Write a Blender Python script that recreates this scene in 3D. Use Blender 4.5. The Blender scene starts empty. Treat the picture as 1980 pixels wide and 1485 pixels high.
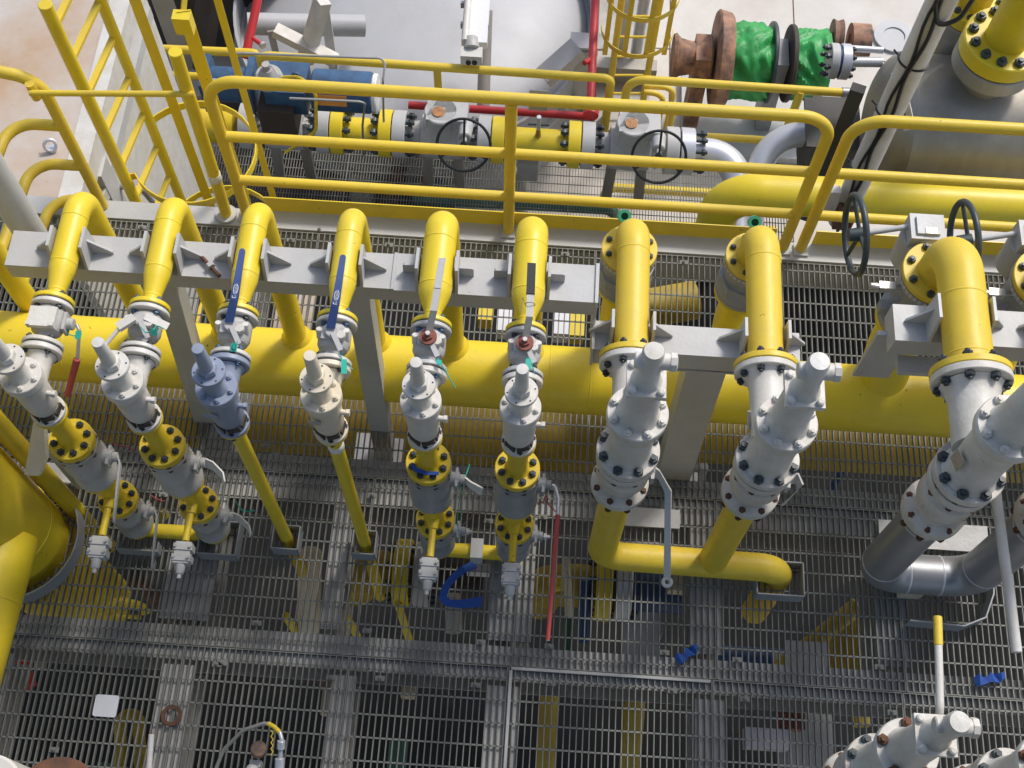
import bpy, math, random
from mathutils import Vector as V, Matrix, Quaternion, noise
random.seed(7)
S = bpy.context.scene
COL = S.collection
R = math.radians

# ------------------------------------------------------------------ camera
PW, PH, FPX, HC = 1980.0, 1485.0, 2400.0, 6.0
cam_d = bpy.data.cameras.new('camera'); cam = bpy.data.objects.new('camera', cam_d); COL.objects.link(cam)
ROT = Matrix.Rotation(R(1.8), 3, 'Z') @ Matrix.Rotation(R(25.4), 3, 'X') @ Matrix.Rotation(R(2.0), 3, 'Z')
cam.matrix_world = Matrix.Translation((0, 0, HC)) @ ROT.to_4x4()
cam_d.sensor_fit = 'HORIZONTAL'; cam_d.sensor_width = 36.0; cam_d.lens = 36.0 * FPX / PW
cam_d.clip_start = 0.05; cam_d.clip_end = 500
S.camera = cam

# ------------------------------------------------------------------ world, sun, exposure
SUN_EL, SUN_AZ = 50.0, 38.0        # azimuth measured from +Y towards +X
wd = bpy.data.worlds.new('World'); S.world = wd; wd.use_nodes = True
nt = wd.node_tree; bg = nt.nodes['Background']
sky = nt.nodes.new('ShaderNodeTexSky'); sky.sky_type = 'NISHITA'; sky.sun_disc = False
sky.sun_elevation = R(SUN_EL); sky.sun_rotation = R(SUN_AZ); sky.air_density = 1.0; sky.dust_density = 2.5
nt.links.new(sky.outputs[0], bg.inputs[0]); bg.inputs[1].default_value = 0.15
sd = bpy.data.lights.new('sun', 'SUN'); sd.energy = 2.15; sd.angle = R(10); sd.color = (1.0, 0.965, 0.915)
sun = bpy.data.objects.new('sun', sd); COL.objects.link(sun)
sdir = V((math.sin(R(SUN_AZ)) * math.cos(R(SUN_EL)), math.cos(R(SUN_AZ)) * math.cos(R(SUN_EL)), math.sin(R(SUN_EL))))
sun.rotation_euler = sdir.to_track_quat('Z', 'Y').to_euler(); sun.location = (0, 0, 30)
S.view_settings.view_transform = 'Standard'; S.view_settings.look = 'None'
S.view_settings.exposure = 0.2; S.view_settings.gamma = 1.0

# ------------------------------------------------------------------ rays: a photo pixel to a point in the yard
CAMP = V((0, 0, HC))
def ray(u, v): return ROT @ V(((u - PW / 2) / FPX, -(v - PH / 2) / FPX, -1.0))
def az(u, v, z): d = ray(u, v); return CAMP + d * ((z - HC) / d.z)
def ay(u, v, y): d = ray(u, v); return CAMP + d * (y / d.y)
def ax(u, v, x): d = ray(u, v); return CAMP + d * (x / d.x)
def row(p): q = ROT.transposed() @ (V(p) - CAMP); return PH / 2 - FPX * q.y / -q.z
def zon(x, y, v):
    lo, hi = -30.0, 5.9
    for _ in range(50):
        m = (lo + hi) / 2
        if row((x, y, m)) > v: lo = m
        else: hi = m
    return lo

# ------------------------------------------------------------------ materials
def mat(name, col, col2=None, rough=0.45, metal=0.0, scale=6.0, amt=0.5, bump=0.05, bscale=60.0, rust=0.0, rustcol=(0.16, 0.055, 0.018), spec=0.5, streak=False, coat=0.0, chips=0.0, rstreak=False):
    m = bpy.data.materials.new(name); m.use_nodes = True
    n = m.node_tree.nodes; l = m.node_tree.links; b = n['Principled BSDF']
    tc = n.new('ShaderNodeTexCoord'); src = tc.outputs['Object']
    oi = n.new('ShaderNodeObjectInfo')
    add = n.new('ShaderNodeVectorMath'); add.operation = 'ADD'
    sc = n.new('ShaderNodeVectorMath'); sc.operation = 'SCALE'
    cmb = n.new('ShaderNodeCombineXYZ'); l.new(oi.outputs['Random'], cmb.inputs[0]); l.new(oi.outputs['Random'], cmb.inputs[1])
    l.new(cmb.outputs[0], sc.inputs[0]); sc.inputs['Scale'].default_value = 37.0
    l.new(src, add.inputs[0]); l.new(sc.outputs[0], add.inputs[1])
    nz = n.new('ShaderNodeTexNoise'); nz.inputs['Scale'].default_value = scale; nz.inputs['Detail'].default_value = 8; nz.inputs['Roughness'].default_value = 0.65
    if streak:
        mp = n.new('ShaderNodeMapping'); mp.inputs['Scale'].default_value = (1, 1, 0.18); l.new(add.outputs[0], mp.inputs[0]); l.new(mp.outputs[0], nz.inputs['Vector'])
    else: l.new(add.outputs[0], nz.inputs['Vector'])
    r1 = n.new('ShaderNodeValToRGB'); r1.color_ramp.elements[0].position = 0.38; r1.color_ramp.elements[1].position = 0.66
    l.new(nz.outputs[0], r1.inputs[0])
    mx = n.new('ShaderNodeMix'); mx.data_type = 'RGBA'
    c2 = col2 or tuple(c * 0.8 for c in col)
    ml = n.new('ShaderNodeMath'); ml.operation = 'MULTIPLY'; ml.inputs[1].default_value = amt
    l.new(r1.outputs[0], ml.inputs[0]); l.new(ml.outputs[0], mx.inputs[0])
    mx.inputs[6].default_value = (*col, 1); mx.inputs[7].default_value = (*c2, 1)
    out = mx.outputs[2]
    if rust > 0:
        n2 = n.new('ShaderNodeTexNoise'); n2.inputs['Scale'].default_value = scale * 2.3; n2.inputs['Detail'].default_value = 10; n2.inputs['Roughness'].default_value = 0.75
        if rstreak:
            mp2 = n.new('ShaderNodeMapping'); mp2.inputs['Scale'].default_value = (1.6, 1.6, 0.22); l.new(add.outputs[0], mp2.inputs[0]); l.new(mp2.outputs[0], n2.inputs['Vector'])
        else: l.new(add.outputs[0], n2.inputs['Vector'])
        r2 = n.new('ShaderNodeValToRGB'); r2.color_ramp.elements[0].position = 0.72 - 0.22 * rust; r2.color_ramp.elements[1].position = 0.80 - 0.16 * rust
        l.new(n2.outputs[0], r2.inputs[0])
        m2 = n.new('ShaderNodeMix'); m2.data_type = 'RGBA'
        l.new(r2.outputs[0], m2.inputs[0]); l.new(out, m2.inputs[6]); m2.inputs[7].default_value = (*rustcol, 1)
        out = m2.outputs[2]
    if chips > 0:
        n4 = n.new('ShaderNodeTexNoise'); n4.inputs['Scale'].default_value = 46; n4.inputs['Detail'].default_value = 3; l.new(add.outputs[0], n4.inputs['Vector'])
        r4 = n.new('ShaderNodeValToRGB'); r4.color_ramp.elements[0].position = 0.775 - 0.06 * chips; r4.color_ramp.elements[1].position = 0.80 - 0.06 * chips; l.new(n4.outputs[0], r4.inputs[0])
        m4 = n.new('ShaderNodeMix'); m4.data_type = 'RGBA'; l.new(r4.outputs[0], m4.inputs[0]); l.new(out, m4.inputs[6]); m4.inputs[7].default_value = (0.07, 0.045, 0.03, 1); out = m4.outputs[2]
        n5 = n.new('ShaderNodeTexNoise'); n5.inputs['Scale'].default_value = 2.1; n5.inputs['Detail'].default_value = 6; n5.inputs['Roughness'].default_value = 0.7; l.new(add.outputs[0], n5.inputs['Vector'])
        m5 = n.new('ShaderNodeMix'); m5.data_type = 'RGBA'; mr5 = n.new('ShaderNodeMapRange'); mr5.inputs[1].default_value = 0.45; mr5.inputs[2].default_value = 0.75; mr5.inputs[4].default_value = 0.22; l.new(n5.outputs[0], mr5.inputs[0]); l.new(mr5.outputs[0], m5.inputs[0]); l.new(out, m5.inputs[6]); m5.inputs[7].default_value = (0.45, 0.36, 0.13, 1) if col[0] > 2 * col[2] + 0.2 else (0.42, 0.37, 0.29, 1); out = m5.outputs[2]
    l.new(out, b.inputs['Base Color'])
    b.inputs['Roughness'].default_value = rough; b.inputs['Metallic'].default_value = metal
    b.inputs['Specular IOR Level'].default_value = spec; b.inputs['Coat Weight'].default_value = coat
    rr = n.new('ShaderNodeMapRange'); rr.inputs[3].default_value = rough - 0.08; rr.inputs[4].default_value = min(1, rough + 0.14)
    l.new(nz.outputs[0], rr.inputs[0]); l.new(rr.outputs[0], b.inputs['Roughness'])
    if bump > 0:
        n3 = n.new('ShaderNodeTexNoise'); n3.inputs['Scale'].default_value = bscale; n3.inputs['Detail'].default_value = 4
        l.new(add.outputs[0], n3.inputs['Vector'])
        bp = n.new('ShaderNodeBump'); bp.inputs['Strength'].default_value = bump; bp.inputs['Distance'].default_value = 0.01
        l.new(n3.outputs[0], bp.inputs['Height']); l.new(bp.outputs[0], b.inputs['Normal'])
    return m
YEL = mat('yellow_paint', (0.79, 0.60, 0.026), (0.69, 0.505, 0.026), 0.38, rust=0.12, scale=5, bump=0.08, chips=0.8)
YEL_D = mat('weathered_yellow_paint', (0.71, 0.515, 0.022), (0.56, 0.385, 0.022), 0.44, rust=0.40, rustcol=(0.16, 0.075, 0.02), scale=9, bump=0.12, chips=1.0)
YEL_U = mat('grimy_shaded_yellow_paint', (0.42, 0.29, 0.02), (0.30, 0.20, 0.02), 0.5, rust=0.4, rustcol=(0.12, 0.07, 0.02), scale=6, amt=0.9)  # darker copy of the yellow; shade below the grating is painted in
YEL_R = mat('chalky_yellow_paint', (0.76, 0.55, 0.04), (0.66, 0.47, 0.06), 0.45, rust=0.16, rustcol=(0.38, 0.28, 0.12), scale=12, bump=0.07, chips=0.5)
WHT = mat('white_paint', (0.66, 0.645, 0.60), (0.53, 0.49, 0.41), 0.45, amt=0.7, rust=0.36, rustcol=(0.45, 0.30, 0.17), scale=8, bump=0.16, chips=0.3, rstreak=True)
RWH = mat('rust_bled_white_paint', (0.64, 0.62, 0.57), (0.50, 0.45, 0.38), 0.46, amt=0.9, rust=0.55, rustcol=(0.40, 0.24, 0.13), scale=7, bump=0.2, chips=0.6)
CRM = mat('cream_paint', (0.72, 0.65, 0.50), (0.60, 0.50, 0.36), 0.42, rust=0.38, rustcol=(0.35, 0.18, 0.07), scale=10, bump=0.16, chips=0.4, rstreak=True)
BLG = mat('blue_grey_paint', (0.27, 0.31, 0.40), (0.21, 0.25, 0.33), 0.42, rust=0.16, rustcol=(0.3, 0.15, 0.07), scale=12, bump=0.08)
LGR = mat('light_grey_paint', (0.50, 0.50, 0.49), (0.41, 0.41, 0.39), 0.44, rust=0.24, rustcol=(0.34, 0.22, 0.13), scale=6, bump=0.09, chips=0.4)
GRY = mat('grey_paint', (0.30, 0.31, 0.315), (0.23, 0.24, 0.25), 0.4, rust=0.18, rustcol=(0.22, 0.12, 0.06), scale=9, bump=0.06)
VGR = mat('valve_grey_paint', (0.46, 0.45, 0.43), (0.34, 0.33, 0.31), 0.46, rust=0.36, rustcol=(0.27, 0.16, 0.08), scale=12, bump=0.18, chips=0.5, rstreak=True)
SIL = mat('dull_silver_pipe', (0.34, 0.345, 0.36), (0.27, 0.275, 0.285), 0.42, metal=0.55, scale=4, bump=0.03)
SILB = mat('bright_silver_pipe', (0.62, 0.63, 0.67), (0.52, 0.53, 0.57), 0.34, metal=0.35, scale=4, bump=0.03)
GAL = mat('galvanised_steel', (0.255, 0.255, 0.225), (0.155, 0.157, 0.138), 0.65, metal=0.0, scale=5, amt=0.9, bump=0.12, bscale=140, rust=0.12, rustcol=(0.16, 0.09, 0.05))
BEAM = mat('primed_beam_steel', (0.50, 0.495, 0.47), (0.36, 0.35, 0.315), 0.65, scale=3, amt=0.8, bump=0.06, rust=0.18, rustcol=(0.24, 0.16, 0.1))
BLT = mat('dark_coated_bolt', (0.035, 0.05, 0.06), (0.06, 0.05, 0.045), 0.45, metal=0.3, scale=60, rust=0.2)
BLU_B = mat('blue_coated_bolt', (0.05, 0.11, 0.2), (0.04, 0.07, 0.1), 0.4, metal=0.2, scale=60)
RST = mat('rusty_steel', (0.16, 0.07, 0.035), (0.07, 0.045, 0.035), 0.8, scale=14, amt=1, bump=0.2)
WIN = mat('rusted_winch_paint', (0.42, 0.22, 0.13), (0.06, 0.045, 0.04), 0.65, scale=5, amt=1, bump=0.15)
BLK = mat('black_rubber', (0.018, 0.02, 0.022), None, 0.5, bump=0.03)
DKG = mat('dark_painted_iron', (0.035, 0.05, 0.055), (0.06, 0.075, 0.08), 0.4, scale=30, rust=0.1)
BLU = mat('blue_handle_paint', (0.045, 0.085, 0.24), (0.035, 0.065, 0.18), 0.45, scale=20, bump=0.04)
ACT = mat('blue_actuator_paint', (0.045, 0.12, 0.24), (0.025, 0.06, 0.13), 0.48, scale=5, amt=1.0, rust=0.3, rustcol=(0.24, 0.25, 0.26))
NAV = mat('dark_blue_steel', (0.02, 0.055, 0.15), None, 0.5)
RED = mat('red_paint', (0.55, 0.03, 0.035), (0.4, 0.03, 0.03), 0.4, scale=10, rust=0.08)
RUB = mat('rubber_red_sleeve', (0.48, 0.07, 0.065), (0.30, 0.06, 0.045), 0.55, scale=18)
RSB = mat('rust_red_primer', (0.24, 0.075, 0.05), (0.17, 0.06, 0.04), 0.65, scale=30)
STN = mat('stainless_lever', (0.5, 0.49, 0.46), (0.38, 0.37, 0.34), 0.35, metal=0.6, scale=30, bump=0.03)
TEAL = mat('teal_seal_plastic', (0.02, 0.42, 0.32), None, 0.4)
GRN = mat('green_hose_plastic', (0.06, 0.36, 0.20), None, 0.4)
GPIPE = mat('green_pipe_paint', (0.06, 0.17, 0.12), None, 0.5)
TARP = mat('green_tarpaulin', (0.03, 0.36, 0.075), (0.02, 0.22, 0.05), 0.45, scale=7, amt=0.8, bump=0.5, bscale=14)
WEB = mat('blue_webbing', (0.015, 0.075, 0.33), (0.015, 0.05, 0.2), 0.75, scale=40, bump=0.15)
PAP = mat('white_paper', (0.8, 0.8, 0.82), (0.72, 0.72, 0.74), 0.8, scale=20, bump=0.05)
TAPE = mat('white_wrap_tape', (0.78, 0.78, 0.76), (0.6, 0.58, 0.52), 0.6, scale=30, bump=0.1)
WIN2 = mat('amber_indicator', (0.50, 0.22, 0.06), (0.16, 0.08, 0.04), 0.4, scale=30, amt=1)
ORG = mat('orange_position_window', (0.75, 0.30, 0.05), None, 0.35)
BRS = mat('brass_tag', (0.45, 0.28, 0.06), None, 0.4, metal=0.4)
DECK = mat('cream_deck_paint', (0.68, 0.645, 0.59), (0.56, 0.49, 0.41), 0.75, scale=0.9, amt=0.8, bump=0.1, rust=0.2, rustcol=(0.46, 0.33, 0.22), chips=0.8)
DECKR = mat('rust_stained_deck_paint', (0.54, 0.49, 0.44), (0.46, 0.31, 0.19), 0.7, scale=1.2, amt=1.0, bump=0.04, rust=0.16, rustcol=(0.36, 0.19, 0.09), chips=1.0)
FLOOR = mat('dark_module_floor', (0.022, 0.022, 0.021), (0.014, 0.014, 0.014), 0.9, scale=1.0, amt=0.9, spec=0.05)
TANKP = mat('tank_grey_white_paint', (0.47, 0.48, 0.495), (0.37, 0.37, 0.375), 0.42, scale=0.7, amt=0.9, chips=0.6, rust=0.08, rustcol=(0.38, 0.36, 0.33))
VES = mat('brushed_vessel_steel', (0.38, 0.36, 0.31), (0.24, 0.21, 0.16), 0.5, metal=0.6, scale=1.5, amt=0.8, streak=True)
TNKB = mat('soot_dulled_vessel_paint', (0.42, 0.40, 0.37), (0.22, 0.20, 0.15), 0.4, metal=0.2, scale=1.5, amt=0.8, streak=True)
BRN = mat('dark_brown_steel', (0.06, 0.045, 0.035), (0.04, 0.03, 0.03), 0.7)
CAB = mat('dark_grey_cabinet_paint', (0.05, 0.047, 0.04), (0.035, 0.033, 0.03), 0.6, scale=3)
MARK = mat('pale_print', (0.75, 0.77, 0.8), None, 0.5, bump=0)

# ------------------------------------------------------------------ mesh builder
def frame(axis):
    a = V(axis).normalized(); h = V((0, 0, 1)) if abs(a.z) < 0.9 else V((1, 0, 0))
    u = h.cross(a).normalized(); return u, a.cross(u).normalized(), a
class MB:
    def __init__(s): s.v = []; s.f = []
    def add(s, vs, fs):
        k = len(s.v); s.v += [V(p) for p in vs]; s.f += [[i + k for i in f] for f in fs]; return s
    def box(s, c, sz, rot=None):
        c = V(c); x, y, z = [q / 2 for q in sz]; P = []
        for a in ((-x, -y, -z), (x, -y, -z), (x, y, -z), (-x, y, -z), (-x, -y, z), (x, -y, z), (x, y, z), (-x, y, z)):
            q = V(a); P.append(c + (rot @ q if rot else q))
        return s.add(P, [(0, 3, 2, 1), (4, 5, 6, 7), (0, 1, 5, 4), (1, 2, 6, 5), (2, 3, 7, 6), (3, 0, 4, 7)])
    def bar(s, p0, p1, w, h, up=(0, 0, 1)):
        p0, p1 = V(p0), V(p1); d = (p1 - p0); L = d.length; d.normalize(); u = V(up)
        if abs(d.dot(u)) > 0.98: u = V((0, 1, 0))
        x = d.cross(u).normalized(); z = x.cross(d)
        return s.box((p0 + p1) / 2, (w, L, h), Matrix((x, d, z)).transposed())
    def lathe(s, prof, o=(0, 0, 0), axis=(0, 0, 1), n=28):
        u, w, a = frame(axis); o = V(o); k0 = len(s.v)
        for r, t in prof:
            for i in range(n):
                th = 2 * math.pi * i / n; s.v.append(o + a * t + (u * math.cos(th) + w * math.sin(th)) * max(r, 1e-5))
        for j in range(len(prof) - 1):
            for i in range(n):
                i2 = (i + 1) % n; s.f.append([k0 + j * n + i, k0 + j * n + i2, k0 + (j + 1) * n + i2, k0 + (j + 1) * n + i])
        if tuple(prof[0]) == tuple(prof[-1]): return s
        if prof[0][0] > 1e-4: s.f.append([k0 + i for i in range(n)][::-1])
        if prof[-1][0] > 1e-4: s.f.append([k0 + (len(prof) - 1) * n + i for i in range(n)])
        return s
    def cyl(s, p0, p1, r, r1=None, n=20, ch=0.0):
        p0, p1 = V(p0), V(p1); L = (p1 - p0).length; r1 = r if r1 is None else r1
        pr = [(r, 0), (r1, L)] if ch <= 0 else [(r - ch, 0), (r, ch), (r1, L - ch), (r1 - ch, L)]
        return s.lathe(pr, p0, p1 - p0, n)
    def disc(s, c, axis, r, t, n=32, ch=0.003):       # flange plate centred on c
        a = V(axis).normalized(); return s.cyl(V(c) - a * t / 2, V(c) + a * t / 2, r, None, n, ch)
    def ringplate(s, c, axis, ro, ri, t, n=32):
        return s.lathe([(ri, -t / 2), (ro, -t / 2), (ro, t / 2), (ri, t / 2), (ri, -t / 2)], c, axis, n)
    def tube(s, pts, r, n=16, fil=0.0, k=8, closed=False):
        pts = [V(p) for p in pts]; P = [pts[0]]
        for i in range(1, len(pts) - 1):
            a, b, c = pts[i - 1], pts[i], pts[i + 1]; d0 = (a - b).normalized(); d1 = (c - b).normalized(); ang = d0.angle(d1)
            if fil <= 0 or ang > 3.1: P.append(b); continue
            f = min(fil / math.tan(ang / 2), (a - b).length * 0.49 if i > 1 else (a - b).length * 0.98, (c - b).length * 0.49 if i < len(pts) - 2 else (c - b).length * 0.98)
            rr = f * math.tan(ang / 2); cen = b + (d0 + d1).normalized() * (rr / math.sin(ang / 2))
            q0 = b + d0 * f - cen; q1 = b + d1 * f - cen; tot = q0.angle(q1); axx = q0.cross(q1).normalized()
            for j in range(k + 1): P.append(cen + Quaternion(axx, tot * j / k) @ q0)
        P.append(pts[-1]) if not closed else None
        m = len(P); k0 = len(s.v)
        T = [((P[min(i + 1, m - 1)] - P[max(i - 1, 0)]) if not closed else (P[(i + 1) % m] - P[i - 1])).normalized() for i in range(m)]
        u, w, _ = frame(T[0])
        for i in range(m):
            if i: q = T[i - 1].rotation_difference(T[i]); u = q @ u; w = q @ w
            for j in range(n):
                th = 2 * math.pi * j / n; s.v.append(P[i] + (u * math.cos(th) + w * math.sin(th)) * r)
        for i in range(m if closed else m - 1):
            i2 = (i + 1) % m
            for j in range(n):
                j2 = (j + 1) % n; s.f.append([k0 + i * n + j, k0 + i * n + j2, k0 + i2 * n + j2, k0 + i2 * n + j])
        if not closed: s.f.append([k0 + j for j in range(n)][::-1]); s.f.append([k0 + (m - 1) * n + j for j in range(n)])
        return s
    def torus(s, c, axis, RR, r, n=36, k=10):
        u, w, a = frame(axis); c = V(c)
        return s.tube([c + (u * math.cos(2 * math.pi * i / n) + w * math.sin(2 * math.pi * i / n)) * RR for i in range(n)], r, k, closed=True)
    def prism(s, poly, w):
        w = V(w); A = [V(p) for p in poly]; B = [p + w for p in A]; n = len(A)
        return s.add(A + B, [list(range(n))[::-1], [n + i for i in range(n)]] + [[i, (i + 1) % n, n + (i + 1) % n, n + i] for i in range(n)])
    def ribbon(s, pts, half, t):                       # flat strap; half = sideways vector(s)
        P = [V(p) for p in pts]; hs = half if isinstance(half, list) else [V(half)] * len(P); k0 = len(s.v); m = len(P)
        for i in range(m):
            T = (P[min(i + 1, m - 1)] - P[max(i - 1, 0)]).normalized(); h = V(hs[i]); nn = h.cross(T).normalized() * t / 2
            s.v += [P[i] - h - nn, P[i] + h - nn, P[i] + h + nn, P[i] - h + nn]
        for i in range(m - 1):
            a = k0 + i * 4
            for j in range(4): s.f.append([a + j, a + (j + 1) % 4, a + 4 + (j + 1) % 4, a + 4 + j])
        s.f.append([k0 + 3, k0 + 2, k0 + 1, k0]); e = k0 + (m - 1) * 4; s.f.append([e, e + 1, e + 2, e + 3]); return s
    def ball(s, c, r, n=18, k=9, sc=(1, 1, 1)):
        c = V(c); k0 = len(s.v)
        for j in range(k + 1):
            ph = math.pi * j / k
            for i in range(n):
                th = 2 * math.pi * i / n; rr = max(math.sin(ph), 1e-4)
                s.v.append(c + V((r * rr * math.cos(th) * sc[0], r * rr * math.sin(th) * sc[1], -r * math.cos(ph) * sc[2])))
        for j in range(k):
            for i in range(n):
                i2 = (i + 1) % n; s.f.append([k0 + j * n + i, k0 + j * n + i2, k0 + (j + 1) * n + i2, k0 + (j + 1) * n + i])
        return s

def origin(o):
    p = V((0, 0, 0))
    while o: p = p + V(o.location); o = o.parent
    return p
def meshify(name, mb, m, off, ang=38):
    me = bpy.data.meshes.new(name); me.from_pydata([tuple(p - off) for p in mb.v], [], mb.f); me.update()
    me.materials.append(m); me.shade_smooth(); me.set_sharp_from_angle(angle=R(ang)); return me
def part(name, mb, m, parent, label=None, ang=38):
    o = bpy.data.objects.new(name, meshify(name, mb, m, origin(parent), ang)); COL.objects.link(o); o.parent = parent
    if label: o['label'] = label
    return o
def tag(o, label, cat, group=None):
    o['label'] = label; o['category'] = cat
    if group: o['group'] = group
    return o
def thing(name, label, cat, loc, group=None):
    o = bpy.data.objects.new(name, None); o.empty_display_size = 0.1; COL.objects.link(o); o.location = V(loc)
    return tag(o, label, cat, group)
def solo(name, mb, m, label, cat, group=None, ang=38):
    xs = [p for p in mb.v]; c = V((sum(p.x for p in xs) / len(xs), sum(p.y for p in xs) / len(xs), min(p.z for p in xs)))
    o = bpy.data.objects.new(name, meshify(name, mb, m, c, ang)); o.location = c; COL.objects.link(o); return tag(o, label, cat, group)
def struct(name, mb, m):
    o = bpy.data.objects.new(name, meshify(name, mb, m, V((0, 0, 0)))); COL.objects.link(o); o['kind'] = 'structure'; return o
_bc = {}
def bolt_mesh(r, L, stud, m):
    key = (round(r, 4), round(L, 4), stud, m.name)
    if key not in _bc:
        b = MB(); h = r * 0.95
        if stud:
            b.cyl((0, 0, -L / 2 - h * 1.5), (0, 0, L / 2 + h * 1.5), r * 0.52, None, 10)
            b.lathe([(r * 0.9, 0), (r, h * 0.12), (r, h * 0.85), (r * 0.85, h)], (0, 0, L / 2), (0, 0, 1), 6)
            b.lathe([(r * 0.85, -h), (r, -h * 0.85), (r, -h * 0.12), (r * 0.9, 0)], (0, 0, -L / 2), (0, 0, 1), 6)
        else:
            b.lathe([(r, 0), (r, h * 0.8), (r * 0.82, h), (r * 0.5, h * 1.02), (r * 0.5, h * 1.5)], (0, 0, 0), (0, 0, 1), 6)
        _bc[key] = meshify('bolt', b, m, V((0, 0, 0)))
    return _bc[key]
def bolts(parent, c, axis, bcr, n, r, L, m=None, stud=True, ph=0.5):
    m = m or BLT; u, w, a = frame(axis); off = origin(parent); q = V((0, 0, 1)).rotation_difference(a); me = bolt_mesh(r, L, stud, m)
    for i in range(n):
        th = 2 * math.pi * (i + ph) / n
        o = bpy.data.objects.new('bolt', me); COL.objects.link(o); o.parent = parent
        o.location = V(c) + (u * math.cos(th) + w * math.sin(th)) * bcr - off
        o.rotation_mode = 'QUATERNION'; o.rotation_quaternion = q
X_, Y_, Z_ = V((1, 0, 0)), V((0, 1, 0)), V((0, 0, 1))

# ================================================================== SETTING
# ---- decks far below and behind
struct('main_deck', MB().box((1.8, 8, -5.55), (46, 40, 0.1)), DECK)
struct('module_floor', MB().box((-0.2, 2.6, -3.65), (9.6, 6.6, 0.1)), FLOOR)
struct('sky_blocker_deck', MB().box((0, -3.95, 4.35), (14, 7.4, 0.12)), FLOOR)      # unseen deck behind the camera, added to cut sky light on the floor
def grating(mb, x0, x1, y0, y1, z, pitch=0.0305, cross=0.105, t=0.0050, h=0.025):
    n = max(2, int(round((x1 - x0) / pitch))); p = (x1 - x0) / n
    for i in range(n + 1): mb.box((x0 + i * p, (y0 + y1) / 2, z - h / 2), (t, y1 - y0, h))
    k = max(1, int(round((y1 - y0) / cross))); q = (y1 - y0) / k
    for j in range(k):
        mb.box(((x0 + x1) / 2, y0 + (j + 0.5) * q, z - 0.003), (x1 - x0, 0.0075, 0.006))
    for yy in (y0, y1): mb.box(((x0 + x1) / 2, yy, z - h / 2 - 0.001), (x1 - x0 + t * 0.6, 0.005, h - 0.002))
    return mb
XS = [-4.3, -3.55, -2.55, -1.58, -0.78, -0.011, 0.975, 1.888, 2.8, 3.8]
ROWS = [(-0.7, 1.338), (1.346, 2.262), (2.27, 3.715)]
for ri, (y0, y1) in enumerate(ROWS):
    xs = XS if ri == 0 else ([x + (0.02 if ri == 1 else 0.34) for x in XS])
    for i in range(len(xs) - 1):
        struct('grating_floor', grating(MB(), xs[i] + 0.004, xs[i + 1] - 0.004, y0, y1, 0.0), GAL)
for i in range(6):
    struct('lower_grating_floor', grating(MB(), -4.2 + i * 1.12, -3.085 + i * 1.12, 5.4, 7.55, -4.4, 0.0285, 0.1), GAL)

# ---- floor beams under the grating
def ibeam(mb, p0, p1, w, h, tf=0.014, tw=0.010):
    p0, p1 = V(p0), V(p1)
    mb.bar(p0 - Z_ * tf / 2, p1 - Z_ * tf / 2, w, tf); mb.bar(p0 - Z_ * (h - tf / 2), p1 - Z_ * (h - tf / 2), w, tf)
    mb.bar(p0 - Z_ * h / 2, p1 - Z_ * h / 2, tw, h - 2 * tf - 0.002); return mb
FB = 'steel beams carrying the floor grating'
zb = -0.028
for y, w, lab in [(1.36, 0.165, 'pale steel beam under the floor seam nearest the front'), (2.25, 0.24, 'pale dusty steel beam under the grating in front of the thick yellow header'), (0.2, 0.2, 'pale steel beam across the very front edge of the grating')]:
    solo('floor_beam', ibeam(MB(), (-4.4, y, zb), (4.0, y, zb), w, 0.30), BEAM, lab, 'beam', FB)
for x, w, y0, y1, lab in [(-2.48, 0.13, 0.31, 1.25, 'pale beam under the grating left of the white square of paper'), (-1.60, 0.165, 0.31, 1.25, 'wide beam under the grating beneath the rusty ring'),
        (-0.80, 0.12, 0.31, 1.25, 'narrow beam under the grating right of the grey hose'), (-0.03, 0.16, 0.31, 1.25, 'beam under the raised grey edging bar at the bottom centre'),
        (0.97, 0.15, 0.31, 1.25, 'beam under the front grating left of the corner relief valve'),
        (-1.62, 0.24, 1.47, 2.12, 'wide beam under the grating below the second relief valve stack'), (-0.90, 0.10, 1.47, 2.12, 'narrow beam under the grating between the two square pipe sleeves'),
        (-0.02, 0.22, 1.47, 2.12, 'wide beam under the grating beside the hanging red lever'), (0.95, 0.17, 1.47, 2.12, 'beam under the grating where the yellow outlet run ends'),
        (1.86, 0.16, 1.47, 2.12, 'beam under the grating at the foot of the silver pipe bend'),
        (-1.60, 0.14, 2.38, 3.66, 'beam under the grating behind the leftmost leaning strut'), (0.55, 0.12, 2.38, 3.66, 'beam under the grating between the two upright check valves')]:
    solo('floor_beam', ibeam(MB(), (x, y0, zb), (x, y1, zb), w, 0.26), BEAM, lab, 'beam', FB)
# kerb beam at the far edge of the grating
kb = thing('kerb_beam', 'pale grey edge beam carrying the yellow handrails behind the grating', 'beam', (0, 3.75, -0.3))
part('flange', MB().box((-0.4, 3.785, 0.0), (8.6, 0.115, 0.014)), LGR, kb); part('web', MB().box((-0.4, 3.755, -0.17), (8.6, 0.012, 0.32)), LGR, kb)
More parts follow.
